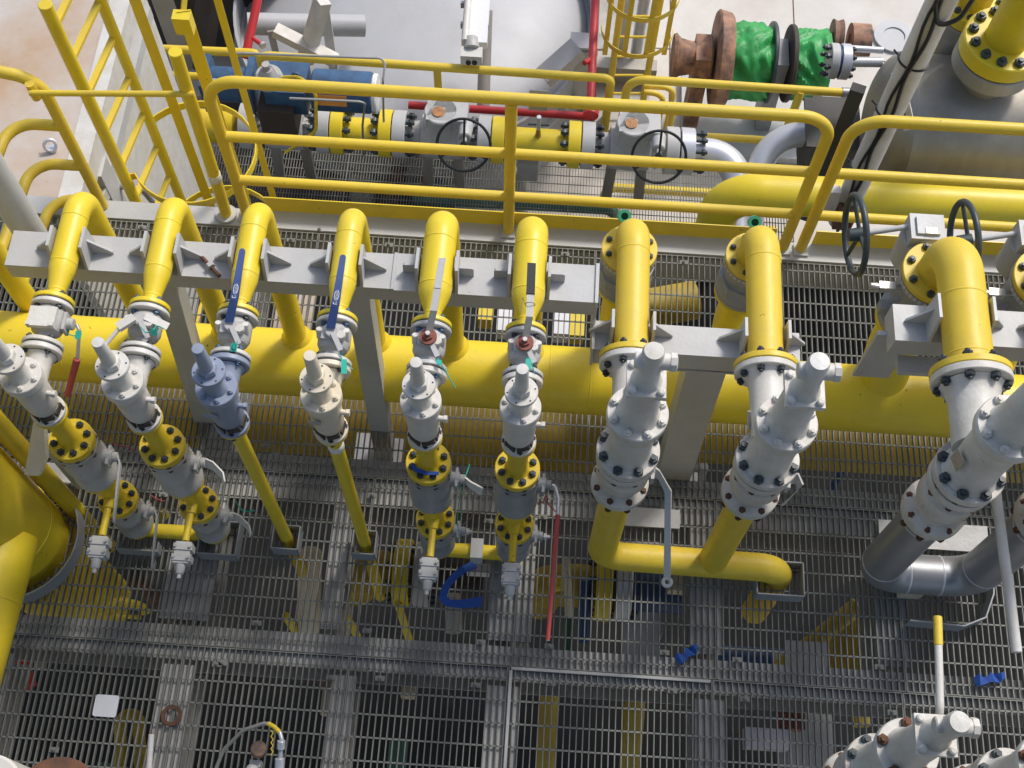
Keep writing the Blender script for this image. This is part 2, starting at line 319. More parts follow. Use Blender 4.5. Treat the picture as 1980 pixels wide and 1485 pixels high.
# grating clips (saddle clips with a bolt)
for k, (u, v) in enumerate([(430, 1362 - 80), (640, 1310), (735, 1312), (920, 1325), (1065, 1322), (1300, 1336), (1440, 1352), (497, 1205), (710, 1220), (930, 1242), (1062, 1250), (1285, 1262), (1425, 1276),
                            (1700, 1290), (1725, 1378), (317, 957), (515, 862), (563, 465), (752, 474), (618, 445), (1093, 492), (1322, 508), (275, 440), (720, 958), (945, 1008), (1050, 1000), (105, 1450), (420, 1285)]):
    p = az(u, v, 0.0); c = MB().box((p.x, p.y, 0.004), (0.046, 0.024, 0.005)).lathe([(0.010, 0.007), (0.010, 0.015), (0.005, 0.016), (0.005, 0.022)], (p.x, p.y, 0), Z_, 6)
    solo('grating_clip', c, GAL, 'small bolted saddle clip holding down the floor grating', 'clip', 'grating clips')

# ================================================================== PROCESS LINES
YV, YB, YD = 1.89, 2.555, 2.70       # relief valves, support beam, header
ZP = 1.70
UX = [-1.885, -1.505, -1.155, -0.765, -0.395, -0.025]
# ---- big header
hd = thing('header_pipe', 'thick yellow header pipe running the full width just above the grating', 'pipe', (0, YD, 0.40))
HX0, HX1 = -4.5, 4.2
part('pipe', MB().cyl((HX0, YD, 0.40), (HX1, YD, 0.40), 0.168, None, 48), YEL, hd)
def seam(parent, r, o, axis, m, n=32): part('weld_seam', MB().lathe([(r - 0.001, -0.006), (r + 0.0018, -0.002), (r + 0.0018, 0.002), (r - 0.001, 0.006)], o, axis, n), m, parent)
for x in (0.10, 0.30, 1.2, -2.3): seam(hd, 0.1682, (x, YD, 0.40), X_, YEL, 48)
for i, x in enumerate(UX):
    rr = 0.052 if i < 4 else 0.066
    part('branch_collar', MB().lathe([(rr + 0.03, 0.48), (rr + 0.028, 0.55), (rr + 0.006, 0.59), (rr, 0.60)], (x, YD + 0.06, 0), Z_, 28), YEL, hd)

# ---- upper support beam with pipe guides
ZB = 1.615
def guides(parent, x, rp, zt, y0, y1, m=LGR, skew=True, hz=0.13):
    for s in (-1, 1):
        px = x + s * (rp + 0.012)
        part('guide_plate', MB().prism([(px - 0.006, y0 - 0.012, zt), (px - 0.006, y1 - 0.02, zt), (px - 0.006, y1 - 0.03, zt + hz), (px - 0.006, y0 + 0.02, zt + hz)], (0.012, 0, 0)), m, parent)
        yy = (y0 + y1) / 2; q = px + s * 0.006
        if skew: poly = [(q, yy, zt + 0.001), (q + s * 0.085, yy, zt + 0.001), (q + s * 0.085, yy, zt + 0.016), (q, yy, zt + hz * 0.72)]
        else: poly = [(q, yy, zt + 0.001), (q + s * 0.058, yy, zt + 0.001), (q + s * 0.058, yy, zt + 0.055), (q + s * 0.05, yy, zt + 0.062), (q, yy, zt + 0.062)]
        part('gusset', MB().prism(poly, (0, 0.010, 0)), m, parent)
ub = thing('pipe_support_beam', 'long grey box beam carrying the six slimmer yellow outlet pipes', 'beam', (-0.9, YB, ZB - 0.1))
part('beam', MB().box(((-2.16 - 0.58) / 2, YB, ZB - 0.048), (1.58, 0.165, 0.096)), LGR, ub)
part('beam_extension', MB().box(((-0.574 + 0.245) / 2, YB, ZB - 0.052), (0.82, 0.175, 0.104)), LGR, ub, 'slightly lower right-hand length of the beam')
part('end_plate', MB().box((0.252, YB, ZB - 0.125), (0.014, 0.185, 0.27)), LGR, ub)
part('splice_plate', MB().box((-0.577, YB, ZB - 0.05), (0.0125, 0.172, 0.114)), LGR, ub)
for i, x in enumerate(UX): guides(ub, x, 0.054 if i < 4 else 0.068, ZB, YB - 0.075, YB + 0.07, LGR, i < 4)
p = az(390, 498, ZB + 0.01); q = az(425, 535, ZB + 0.012)
sb = thing('threaded_stud', 'rusty threaded stud with a nut lying on the grey support beam', 'stud', p)
part('rod', MB().cyl(p + Z_ * 0.009, q + Z_ * 0.006, 0.0085, None, 10), RST, sb)
d = (q - p).normalized(); part('nut', MB().lathe([(0.018, -0.01), (0.018, 0.01)], p.lerp(q, 0.5) + Z_ * 0.009, d, 6), VGR, sb)
# struts and posts under the beams
def post(name, lab, p0, p1, w, h, foot=True):
    t = thing(name, lab, 'post', p1, 'grey posts holding the support beams')
    part('column', MB().bar(p0, p1, w, h, (0, 1, 0)), LGR, t)
    if foot: part('base_plate', MB().box((p1[0], p1[1], p1[2] + 0.007), (w * 1.9, h * 1.7, 0.014)), LGR, t)
    part('cap_plate', MB().box((p0[0], p0[1], p0[2] + 0.004), (w * 1.5, 0.15, 0.012)), LGR, t)
post('support_post', 'leaning grey post under the support beam beside the second outlet pipe', (-1.555, 2.575, 1.512), (-1.735, 2.56, -0.5), 0.105, 0.10)
post('support_post', 'upright grey post behind the blue lever ball valve nearest the beam splice', (-0.742, 2.575, 1.506), (-0.772, 2.575, -0.42), 0.10, 0.10)
post('support_post', 'broad grey post under the lower support beam between two white relief valves', (0.752, 2.43, 1.27), (0.785, 2.42, -0.3), 0.17, 0.12)
# ---- lower support beam (units 7, 8)
lb = thing('pipe_support_beam', 'lower grey box beam carrying two thicker yellow outlet pipes', 'beam', (0.7, 2.46, 1.28))
part('beam', MB().box((0.69, 2.425, 1.355), (0.85, 0.135, 0.13)), LGR, lb)
guides(lb, 0.41, 0.072, 1.42, 2.365, 2.50, LGR, True, 0.15); guides(lb, 0.955, 0.076, 1.42, 2.365, 2.50, LGR, True, 0.15)
part('end_plate', MB().box((0.257, 2.425, 1.36), (0.012, 0.15, 0.15)), LGR, lb)
# ---- right support beam (units 9, 10)
rb = thing('pipe_support_beam', 'grey welded bracket beam under the thickest yellow outlet pipe', 'beam', (1.8, 2.52, 1.1))
part('beam', MB().box((2.0, 2.53, 1.44), (1.02, 0.17, 0.12)), LGR, rb); part('bracket_plate', MB().box((1.53, 2.53, 1.20), (0.16, 0.02, 0.40)), LGR, rb)
part('stiffener', MB().box((1.66, 2.43, 1.31), (0.22, 0.08, 0.03)), LGR, rb); guides(rb, 1.735, 0.098, 1.50, 2.45, 2.61, LGR, True, 0.17); guides(rb, 2.20, 0.098, 1.50, 2.45, 2.61, LGR, True, 0.17)

# ---- outlet (discharge) pipes of the six slimmer lines
DL = ['slim yellow outlet pipe at the far left end of the grey beam', 'slim yellow outlet pipe beside the rusty stud on the beam', 'slim yellow outlet pipe behind the first blue lever valve from the left',
      'slim yellow outlet pipe behind the blue lever valve by the beam splice', 'stouter yellow outlet pipe behind the plain steel lever', 'stouter yellow outlet pipe behind the dark gripped steel lever']
YF = 2.272
for i, x in enumerate(UX):
    r = 0.0535 if i < 4 else 0.0665; rs = 0.034
    t = thing('outlet_pipe', DL[i], 'pipe', (x, YD, 0.6), 'yellow outlet pipes over the long grey beam')
    part('pipe', MB().tube([(x, YF + 0.17, ZP), (x, YD + 0.075, ZP), (x, YD + 0.06, 0.55)], r, 28, 0.10, 12), YEL, t)
    part('reducer', MB().lathe([(rs, 0.0), (rs, 0.05), (rs + 0.003, 0.065), (r * 0.86, 0.115), (r * 0.985, 0.145), (r, 0.172)], (x, YF, ZP), Y_, 28), YEL, t)
    for yy, rr in ((YF + 0.172, r), (YF + 0.385, r), (YF + 0.05, rs)): seam(t, rr, (x, yy, ZP), Y_, YEL)
    part('flange', MB().disc((x, YF, ZP), Y_, 0.080, 0.020), YEL, t)
# ---- isolation ball valves between relief valve and outlet pipe
VL = ['grey ball valve with a side lever in a red sleeve, far left', 'grey ball valve with white lugs and its lever turned aside, second from left', 'grey ball valve with a blue lever, left of the other blue lever',
      'grey ball valve with a blue lever and dangling teal seal', 'white ball valve with a plain steel lever', 'white ball valve with a steel lever in a dark grip']
YA = 2.078
for i, x in enumerate(UX):
    t = thing('ball_valve', VL[i], 'valve', (x, 2.17, ZP), 'ball valves on the slim outlet lines')
    bm = LGR if i >= 4 else VGR
    fm = WHT if i in (0, 1, 2, 3) else LGR
    part('body', MB().lathe([(0.034, 0.0), (0.034, 0.035), (0.055, 0.045), (0.064, 0.065), (0.064, 0.125), (0.052, 0.145), (0.034, 0.15), (0.034, 0.175)], (x, YA + 0.012, ZP), Y_, 24), bm, t)
    f1 = part('flange', MB().disc((x, YF - 0.026, ZP), Y_, 0.081, 0.018), fm, t); f2 = part('flange', MB().disc((x, YA, ZP), Y_, 0.079, 0.018), fm, t)
    part('gasket', MB().disc((x, YF - 0.0135, ZP), Y_, 0.076, 0.008, 28, 0), BLK, t)
    for fy in (YF - 0.013,): bolts(t, (x, fy, ZP), Y_, 0.060, 4, 0.0125, 0.046, BLU_B if i in (1, 3, 4) else BLT)
    bolts(t, (x, YA - 0.011, ZP), Y_, 0.060, 4, 0.0125, 0.046, BLU_B if i in (2, 4) else BLT)
    ym = YA + 0.10
    if i == 0:
        part('stem_housing', MB().cyl((x + 0.04, ym, ZP), (x + 0.10, ym, ZP), 0.024, None, 16, 0.003).box((x + 0.07, ym, ZP), (0.012, 0.075, 0.06)), bm, t)
        part('top_bracket', MB().box((x, ym - 0.01, ZP + 0.066), (0.105, 0.085, 0.02)).box((x - 0.045, ym - 0.045, ZP + 0.07), (0.016, 0.016, 0.03)).box((x + 0.045, ym - 0.045, ZP + 0.07), (0.016, 0.016, 0.03)), WHT, t)
        p0 = V((x + 0.11, ym, ZP)); p1 = ay(150, 690, ym - 0.10); p2 = ay(130, 765, ym - 0.20)
        lv = part('lever', MB().tube([p0, p0 + V((0.012, -0.02, -0.01)), p1, p2], 0.007, 8, 0.02), STN, t)
        part('sleeve', MB().cyl(p1.lerp(p2, 0.05), p2, 0.0145, 0.0125, 12, 0.003), RUB, lv)
    else:
        part('stem_housing', MB().cyl((x, ym, ZP + 0.04), (x, ym, ZP + 0.085), 0.026, None, 18, 0.003).box((x, ym, ZP + 0.06), (0.085, 0.05, 0.014)), bm, t)
        for s in (-1, 1): part('lug', MB().cyl((x + s * 0.052, ym - 0.005, ZP + 0.03), (x + s * 0.052, ym + 0.012, ZP + 0.074), 0.013, None, 12, 0.002), WHT, t)
        part('stop_boss', MB().cyl((x + 0.035, ym - 0.012, ZP + 0.06), (x + 0.035, ym - 0.012, ZP + 0.084), 0.018, None, 14, 0.002), WHT, t)
        part('lock_tab', MB().bar((x + 0.005, ym - 0.01, ZP + 0.088), (x + 0.042, ym - 0.075, ZP + 0.072), 0.02, 0.005), LGR, t)
        if i == 1:
            lv = part('lever', MB().bar((x - 0.02, ym, ZP + 0.09), (x - 0.075, ym - 0.045, ZP + 0.085), 0.035, 0.02).cyl((x - 0.065, ym - 0.04, ZP + 0.085), (x - 0.14, ym - 0.15, ZP + 0.06), 0.0085, None, 10), WHT, t)
            part('stop_arm', MB().bar((x + 0.02, ym + 0.01, ZP + 0.088), (x + 0.11, ym - 0.02, ZP + 0.07), 0.03, 0.006), WHT, t)
        elif i in (2, 3):
            a = V((x - 0.005, ym + 0.005, ZP + 0.092)); b = V((x - 0.01 + (0.026 if i == 2 else 0.022), ym + 0.085, ZP + 0.155)); c = ay(460 if i == 2 else 657, 518 if i == 2 else 538, ym + 0.275)
            c = V((c.x, ym + 0.29, ZP + 0.165)); px = 462 if i == 2 else 657; c.x = az(px, 520 if i == 2 else 540, c.z).x
            lv = part('lever', MB().ribbon([a, a.lerp(b, 0.55), b, b.lerp(c, 0.5), b.lerp(c, 0.96), c], [(0.017, 0, 0), (0.016, 0, 0), (0.0155, 0, 0), (0.0135, 0, 0), (0.0115, 0, 0), (0.006, 0, 0)], 0.007), BLU, t)
            # embossed oval with short strokes and a small index mark near the root of the lever
            dd = (c - b).normalized(); sx = X_; nn = sx.cross(dd).normalized(); cc = b + dd * 0.028 + nn * 0.0045
            mk = MB(); mk.tube([cc + dd * 0.022 * math.cos(q) + sx * 0.0085 * math.sin(q) for q in [2 * math.pi * k / 20 for k in range(20)]], 0.0011, 5, closed=True)
            for k in range(5):
                ce = cc + dd * (-0.014 + k * 0.007)
                if k % 2: mk.tube([ce + sx * 0.0038 * math.cos(q) + dd * 0.0028 * math.sin(q) for q in [2 * math.pi * j / 10 for j in range(10)]], 0.0009, 4, closed=True)
                else: mk.bar(ce - sx * 0.0042, ce + sx * 0.0042, 0.0015, 0.0014, nn); mk.bar(ce + sx * 0.0042, ce + sx * 0.0042 + dd * 0.004, 0.0015, 0.0014, nn)
            c2 = cc - dd * 0.037; mk.bar(c2 - sx * 0.008, c2 + sx * 0.007, 0.002, 0.0014, nn); mk.bar(c2 - sx * 0.008, c2 - sx * 0.008 + dd * 0.009, 0.002, 0.0014, nn)
            mk.tube([c2 + sx * 0.003 + dd * 0.007 + (sx * math.cos(q) + dd * math.sin(q)) * 0.0022 for q in [2 * math.pi * j / 8 for j in range(8)]], 0.0008, 4, closed=True)
            part('logo_print', mk, MARK, lv)
        else:
            a = V((x + 0.0, ym + 0.0, ZP + 0.095)); b = V((x + (0.018 if i == 4 else 0.012), ym + 0.07, ZP + 0.165))
            e = (855, 500) if i == 4 else (1028, 510); c = az(e[0], e[1], ZP + 0.185)
            mid = b.lerp(c, 0.42)
            lv = part('lever', MB().ribbon([a, a.lerp(b, 0.6), b, mid, c], (0.0135, 0, 0), 0.007), STN, t)
            if i == 5: part('grip', MB().ribbon([mid, mid.lerp(c, 0.5), c], (0.0165, 0, 0), 0.016), BLK, lv); part('wire_tie', MB().torus(b.lerp(mid, 0.55), (c - b), 0.019, 0.0016, 18, 5).tube([b.lerp(mid, .55) + V((-.019, 0, 0)), b.lerp(mid, .55) + V((-.03, 0.012, 0.03)), b.lerp(mid, .55) + V((-.032, -0.04, 0.01))], 0.0012, 5), GAL, lv)
            else: part('sticker', MB().ribbon([mid + Z_ * 0.005, c + Z_ * 0.005], (0.0125, 0, 0), 0.003), LGR, lv)
            part('stop_disc', MB().cyl((x, ym - 0.004, ZP + 0.086), (x, ym - 0.004, ZP + 0.098), 0.034, None, 20), RSB, t)
            part('stem_nut', MB().lathe([(0.02, 0), (0.02, 0.012), (0.012, 0.013), (0.012, 0.022)], (x, ym - 0.004, ZP + 0.098), Z_, 6), RSB, t)
            part('stem_tip', MB().cyl((x, ym - 0.004, ZP + 0.108), (x, ym - 0.004, ZP + 0.127), 0.009, None, 10), WHT, t)
# teal tamper seals: a looped wire with a flat tag
def seal(lab, pts, tagp, dz=(0, -0.03, -0.01)):
    t = thing('tamper_seal', lab, 'seal', tagp, 'teal tamper seals on the valves')
    part('wire', MB().tube(pts, 0.0022, 6, 0.01, 4), TEAL, t); part('tag', MB().ribbon([V(tagp), V(tagp) + V(dz)], (0.011, 0, 0), 0.004), TEAL, t)
def sq(u, v, z): return az(u, v, z)
seal('teal seal on the side lever of the far left ball valve', [sq(135, 628, 1.72), sq(128, 645, 1.68), sq(145, 650, 1.70), sq(150, 640, 1.74), sq(158, 647, 1.72)], sq(152, 640, 1.75))
seal('teal seal looped across the ball valve with its lever turned aside', [sq(272, 632, 1.8), sq(282, 644, 1.79), sq(295, 640, 1.81), sq(303, 628, 1.8), sq(318, 636, 1.79)], sq(298, 636, 1.81), (0, -0.018, -0.02))
seal('teal seal under the blue lever valve left of the other blue lever', [sq(452, 662, 1.8), sq(449, 672, 1.79), sq(455, 676, 1.79), sq(459, 660, 1.8)], sq(453, 664, 1.79))
seal('teal seal tag dangling below the blue lever by the beam splice', [sq(655, 680, 1.78), sq(660, 690, 1.77), sq(663, 700, 1.79), sq(682, 714, 1.78)], sq(665, 695, 1.79), (0.008, -0.06, 0.0))
seal('teal seal with a long tail below the plain steel lever', [sq(845, 693, 1.78), sq(858, 712, 1.76), sq(872, 735, 1.74), sq(881, 750, 1.72)], sq(848, 696, 1.79), (0.006, -0.02, 0))
seal('teal seal tag below the dark gripped steel lever', [sq(1020, 690, 1.80), sq(1030, 708, 1.78), sq(1034, 728, 1.76)], sq(1022, 694, 1.81), (0.002, -0.045, 0.0))

# ---- small relief valves
PLs = ['white relief valve at the far left edge, its cap cut by the frame', 'white relief valve second from the left above a bolted yellow spool', 'blue grey painted relief valve on a plain yellow pipe',
       'cream yellowed relief valve with rusty bolts on a plain yellow pipe', 'clean white relief valve above the spool with a loose blue strap end', 'clean white relief valve above the stack with the red lever']
PM = [WHT, WHT, BLG, CRM, WHT, WHT]
for i, x in enumerate(UX):
    m = PM[i]
    t = thing('relief_valve', PLs[i], 'relief valve', (x, YV, 1.50), 'small white relief valves in a row')
    part('body', MB().lathe([(0.062, 1.515), (0.055, 1.53), (0.0525, 1.56), (0.059, 1.575), (0.0615, 1.60), (0.0635, 1.66), (0.064, 1.755), (0.068, 1.775), (0.0765, 1.785), (0.077, 1.79), (0.077, 1.826), (0.0745, 1.829), (0.0, 1.829)], (x, YV, 0), Z_, 36), m, t)
    part('outlet_neck', MB().lathe([(0.048, 0.03), (0.046, 0.09), (0.050, 0.125), (0.062, 0.145)], (x, YV, ZP - 0.006), Y_, 26), m, t)
    part('outlet_flange', MB().disc((x, YV + 0.160, ZP), Y_, 0.079, 0.022), m, t)
    part('gasket', MB().disc((x, YV + 0.1745, ZP), Y_, 0.074, 0.006, 28, 0), BLK, t)
    part('bonnet', MB().lathe([(0.046, 1.829), (0.042, 1.842), (0.038, 1.87), (0.036, 1.93), (0.044, 1.945), (0.0595, 1.947), (0.061, 1.95), (0.061, 1.963), (0.059, 1.966), (0, 1.966)], (x, YV, 0), Z_, 32), m, t)
    part('cap_nut', MB().lathe([(0.034, 1.966), (0.036, 1.969), (0.036, 1.994), (0.030, 2.001), (0.024, 2.003)], (x, YV, 0), Z_, 6), m, t)
    part('cap', MB().lathe([(0.0265, 1.998), (0.0262, 2.02), (0.0245, 2.06), (0.0225, 2.138), (0.0205, 2.145), (0, 2.146)], (x, YV, 0), Z_, 24), m, t)
    bolts(t, (x, YV, 1.829), Z_, 0.060, 6, 0.0115, 0, m, False, 0.25)
    for k in range(6):
        th = 2 * math.pi * (k + 0.2) / 6; part('plate_hole', MB().cyl((x + 0.051 * math.cos(th), YV + 0.051 * math.sin(th), 1.960), (x + 0.051 * math.cos(th), YV + 0.051 * math.sin(th), 1.9668), 0.0036, None, 8), BLK, t)
    
    part('vent_plug', MB().cyl((x + 0.055, YV - 0.01, 1.70), (x + 0.088, YV - 0.014, 1.70), 0.011, None, 10, 0.002).lathe([(0.015, 0.082), (0.015, 0.096)], (x, YV - 0.013, 1.70), X_, 6), m, t)
    part('base_flange', MB().disc((x, YV, 1.505), Z_, 0.068, 0.022), m, t)
    bolts(t, (x, YV, 1.494), Z_, 0.056, 4, 0.012, 0.03, BLT, True, 0.1)
    for th in (-150, -90, -30, 90):
        a = R(th + 22); part('window', MB().box((x + 0.047 * math.cos(a), YV + 0.047 * math.sin(a), 1.538), (0.022, 0.050, 0.030), Matrix.Rotation(a, 3, 'Z')), BRN, t)
    if i in (2, 3):
        part('name_tag', MB().box((x - 0.03, YV - 0.070, 1.715), (0.05, 0.003, 0.03)), m if i == 2 else STN, t)
# paired stacks below relief valves 1, 2, 5, 6
def wheel_bolts(o, x, z): bolts(o, (x, YV, z), Z_, 0.069, 8, 0.0155, 0, BLT, False, 0.5)
for i, x in enumerate(UX):
    if i in (2, 3): continue
    nm = {0: 'far left', 1: 'second from left', 4: 'clean white pair\'s left hand', 5: 'clean white pair\'s right hand'}[i]
    where = {0: 'at the far left', 1: 'second from the left', 4: 'with the loose blue strap end', 5: 'with the long red lever'}[i]
    sy = YEL_D
    # top spool
    t = thing('flanged_spool', 'short weathered yellow spool under the relief valve ' + {0: 'at the far left', 1: 'second from the left', 4: 'left of the red lever stack', 5: 'above the long red lever'}[i], 'pipe spool', (x, YV, 1.19), 'upper yellow spools under the relief valves')
    part('neck', MB().lathe([(0.043, 1.475), (0.042, 1.25), (0.047, 1.225), (0.056, 1.215)], (x, YV, 0), Z_, 26), sy, t)
    part('flange', MB().disc((x, YV, 1.482), Z_, 0.069, 0.020), sy, t)
    part('flange', MB().disc((x, YV, 1.195), Z_, 0.094, 0.042), sy, t); wheel_bolts(t, x, 1.216)
    # upper ball valve
    grey = VGR if i < 2 else GRY
    def stackvalve(z0, z1, r, lab, lever):
        t = thing('ball_valve', lab, 'valve', (x, YV, z0), 'grey ball valves stacked under the relief valves')
        b = MB().lathe([(r * 0.8, z0), (r * 0.98, z0 + 0.005), (r, z0 + 0.03), (r * 0.93, z0 + 0.05), (r * 0.93, (z0 + z1) / 2 - 0.02), (r * 1.0, (z0 + z1) / 2 - 0.012), (r * 1.0, (z0 + z1) / 2 + 0.03), (r * 0.96, (z0 + z1) / 2 + 0.045), (r * 0.96, z1 - 0.03), (r * 1.0, z1 - 0.022), (r, z1 - 0.004), (r * 0.8, z1)], (x, YV, 0), Z_, 34)
        part('body', b, grey, t)
        bolts(t, (x, YV, z1 - 0.012), Z_, r * 0.90, 8, 0.0125, 0.03, BLT if i > 1 else RST, True, 0.5)
        bolts(t, (x, YV, (z0 + z1) / 2 + 0.046), Z_, r * 0.86, 6, 0.008, 0, grey, False, 0.2)
        zc = (z0 + z1) / 2 + 0.04
        part('stem_housing', MB().cyl((x + r * 0.85, YV, zc), (x + r + 0.03, YV, zc), 0.031, None, 18, 0.003).cyl((x + r + 0.03, YV, zc), (x + r + 0.052, YV, zc), 0.022, None, 14, 0.002).box((x + r + 0.018, YV, zc), (0.012, 0.085, 0.055)), grey, t)
        h = V((x + r + 0.056, YV, zc))
        if lever == 'flat': part('lever', MB().ribbon([h + V((-.004, 0, 0)), h + V((.03, -.012, .0)), h + V((.075, -.05, -.004)), h + V((0.088, -.085, -.006))], [(0, .012, .02), (0, .012, .02), (0.004, .008, .016), (.004, .004, .012)], 0.007), WHT, t)
        if lever == 'blade': part('lever', MB().ribbon([h + V((-.004, 0, 0)), h + V((.012, -.03, -.005)), h + V((.012, -.12, -.03)), h + V((.008, -.26, -.09))], [(0, .006, .016), (0, .004, .014), (0, .004, .013), (0, .003, .010)], 0.008), LGR, t)
        if lever == 'stub': part('lever', MB().ribbon([h + V((-.004, 0, 0)), h + V((.02, -.02, 0)), h + V((.075, -.05, 0))], [(0, .006, .016), (0.004, .006, .016), (.004, .009, .018)], 0.008), WHT, t)
        if lever == 'red':
            a = h + V((.03, -.06, .0)); b = h + V((.03, -.13, .004)); c = ay(1064, 1192, 0.0) if False else h + V((0.02, -0.62, -0.19))
            lv = part('lever', MB().tube([h, h + V((.012, -.005, 0)), a, b, c], 0.0085, 10, 0.02), SILB, t)
            part('sleeve', MB().cyl(b, c, 0.0108, 0.0095, 12, 0.003), RUB, lv)
        if lever == 'none': part('stem_nut', MB().lathe([(0.016, 0), (0.016, 0.014), (0.009, 0.015), (0.009, 0.03)], h, X_, 6), LGR, t)
        return t
    L1 = {0: 'blade', 1: 'flat', 4: 'stub', 5: 'red'}[i]; L2 = {0: 'blade', 1: 'flat', 4: 'none', 5: 'none'}[i]
    U = {0: 'grey upper ball valve with a long pale blade lever at the far left', 1: 'grey upper ball valve with a short white bent lever, second stack from the left', 4: 'dark grey upper ball valve with a stubby white lever and green cord', 5: 'dark grey upper ball valve with the long red sleeved lever'}[i]
    D = {0: 'grey lower ball valve with a long pale blade lever at the far left', 1: 'grey lower ball valve with a rust tipped white lever, second stack from the left', 4: 'dark grey lower ball valve without lever beside the blue strap', 5: 'dark grey lower ball valve without lever under the red lever'}[i]
    stackvalve(0.83, 1.168, 0.096, U, L1)
    t = thing('flanged_spool', 'yellow spool with a side drain branch between two ball valves, ' + {0: 'far left stack', 1: 'second stack from the left', 4: 'stack beside the blue strap', 5: 'stack behind the red lever'}[i], 'pipe spool', (x, YV, 0.48), 'lower yellow spools with a drain branch')
    part('flange', MB().disc((x, YV, 0.808), Z_, 0.088, 0.036), sy, t)
    part('neck', MB().lathe([(0.056, 0.79), (0.044, 0.775), (0.043, 0.54), (0.047, 0.515), (0.056, 0.505)], (x, YV, 0), Z_, 26), sy, t)
    part('flange', MB().disc((x, YV, 0.486), Z_, 0.091, 0.040), sy, t); wheel_bolts(t, x, 0.506)
    zd = 0.60; yd = YV - 0.245
    part('drain_branch', MB().cyl((x, YV - 0.03, zd), (x, YV - 0.085, zd), 0.027, 0.023, 16, 0.003).cyl((x, YV - 0.08, zd), (x, yd + 0.03, zd), 0.0165, None, 14), sy, t)
    g = thing('drain_valve', 'small block shaped white drain valve on the yellow branch, ' + {0: 'beside the big yellow riser', 1: 'over the left crossover pipe', 4: 'above the blue strap', 5: 'just left of the red lever'}[i], 'valve', (x, yd - 0.05, zd), 'small white drain valves')
    part('body', MB().box((x, yd - 0.03, zd), (0.07, 0.10, 0.05)).box((x, yd - 0.005, zd), (0.086, 0.03, 0.062)).box((x, yd - 0.055, zd), (0.086, 0.03, 0.062)), LGR, g)
    part('end_cap', MB().cyl((x, yd - 0.08, zd), (x, yd - 0.125, zd), 0.024, 0.018, 14, 0.003).cyl((x, yd - 0.12, zd), (x, yd - 0.145, zd), 0.010, None, 10), LGR, g)
    for sx in (-1, 1):
        for dy in (-0.005, -0.055): part('bolt', MB().cyl((x + sx * 0.034, yd + dy, zd + 0.02), (x + sx * 0.034, yd + dy, zd + 0.042), 0.007, None, 8), VGR, g)
    stackvalve(0.155, 0.462, 0.086, D, L2)
    t = thing('inlet_tail', 'yellow flange and elbow at the foot of the stack ' + where, 'pipe', (x, YV, 0.05), 'yellow elbows at the foot of the stacks')
    part('flange', MB().disc((x, YV, 0.135), Z_, 0.075, 0.036), sy, t)
    s = 1 if i in (0, 4) else -1
    part('elbow', MB().tube([(x, YV, 0.12), (x, YV, 0.045), (x + s * 0.12, YV, 0.045)], 0.036, 20, 0.06, 8), YEL, t)
for (a, b, lab) in ((0, 1, 'short yellow pipe joining the feet of the two left valve stacks'), (4, 5, 'short yellow pipe joining the two stacks behind the blue strap')):
    solo('crossover_pipe', MB().cyl((UX[a] + 0.115, YV, 0.045), (UX[b] - 0.115, YV, 0.045), 0.0365, None, 20), YEL, lab, 'pipe', 'yellow pipes joining paired stacks')
# plain yellow risers under relief valves 3 and 4, with square floor sleeves
for i, lab in ((2, 'plain slim yellow riser pipe under the blue grey relief valve'), (3, 'plain slim yellow riser pipe under the cream relief valve')):
    x = UX[i]; t = thing('riser_pipe', lab, 'pipe', (x, YV, -0.4), 'plain yellow riser pipes')
    part('pipe', MB().cyl((x, YV, 1.47), (x, YV, -0.9), 0.030, None, 20), YEL, t); part('flange', MB().disc((x, YV, 1.482), Z_, 0.064, 0.020), YEL, t)
    if i == 3: part('wrap_tape', MB().lathe([(0.0305, 1.36), (0.034, 1.355), (0.034, 1.315), (0.0305, 1.31)], (x, YV, 0), Z_, 16), TAPE, t)
def sleeve(x, y, w, d, lab):
    b = MB(); h = 0.10
    for s in (-1, 1): b.box((x + s * w / 2, y, h / 2), (0.006, d, h)); b.box((x, y + s * d / 2, h / 2), (w - 0.008, 0.006, h))
    solo('floor_sleeve', b, GRY, lab, 'kick plate', 'square kick plate sleeves in the grating')
sleeve(UX[2], YV - 0.005, 0.13, 0.12, 'square kick plate sleeve around the riser of the blue grey relief valve'); sleeve(UX[3], YV - 0.005, 0.115, 0.12, 'square kick plate sleeve around the riser of the cream relief valve')
sleeve(UX[1] + 0.02, YV - 0.03, 0.19, 0.17, 'square kick plate sleeve at the foot of the second valve stack'); sleeve(1.295, 1.84, 0.23, 0.17, 'square kick plate sleeve where the yellow outlet run drops through the floor')
b = MB()
for s in (-1, 1): b.box((UX[0] + s * 0.1, YV - 0.09, 0.035), (0.006, 0.05, 0.07))
b.box((UX[0], YV - 0.115, 0.04), (0.20, 0.006, 0.08)); solo('kick_plate', b, GRY, 'bent kick plate in front of the far left stack foot', 'kick plate')

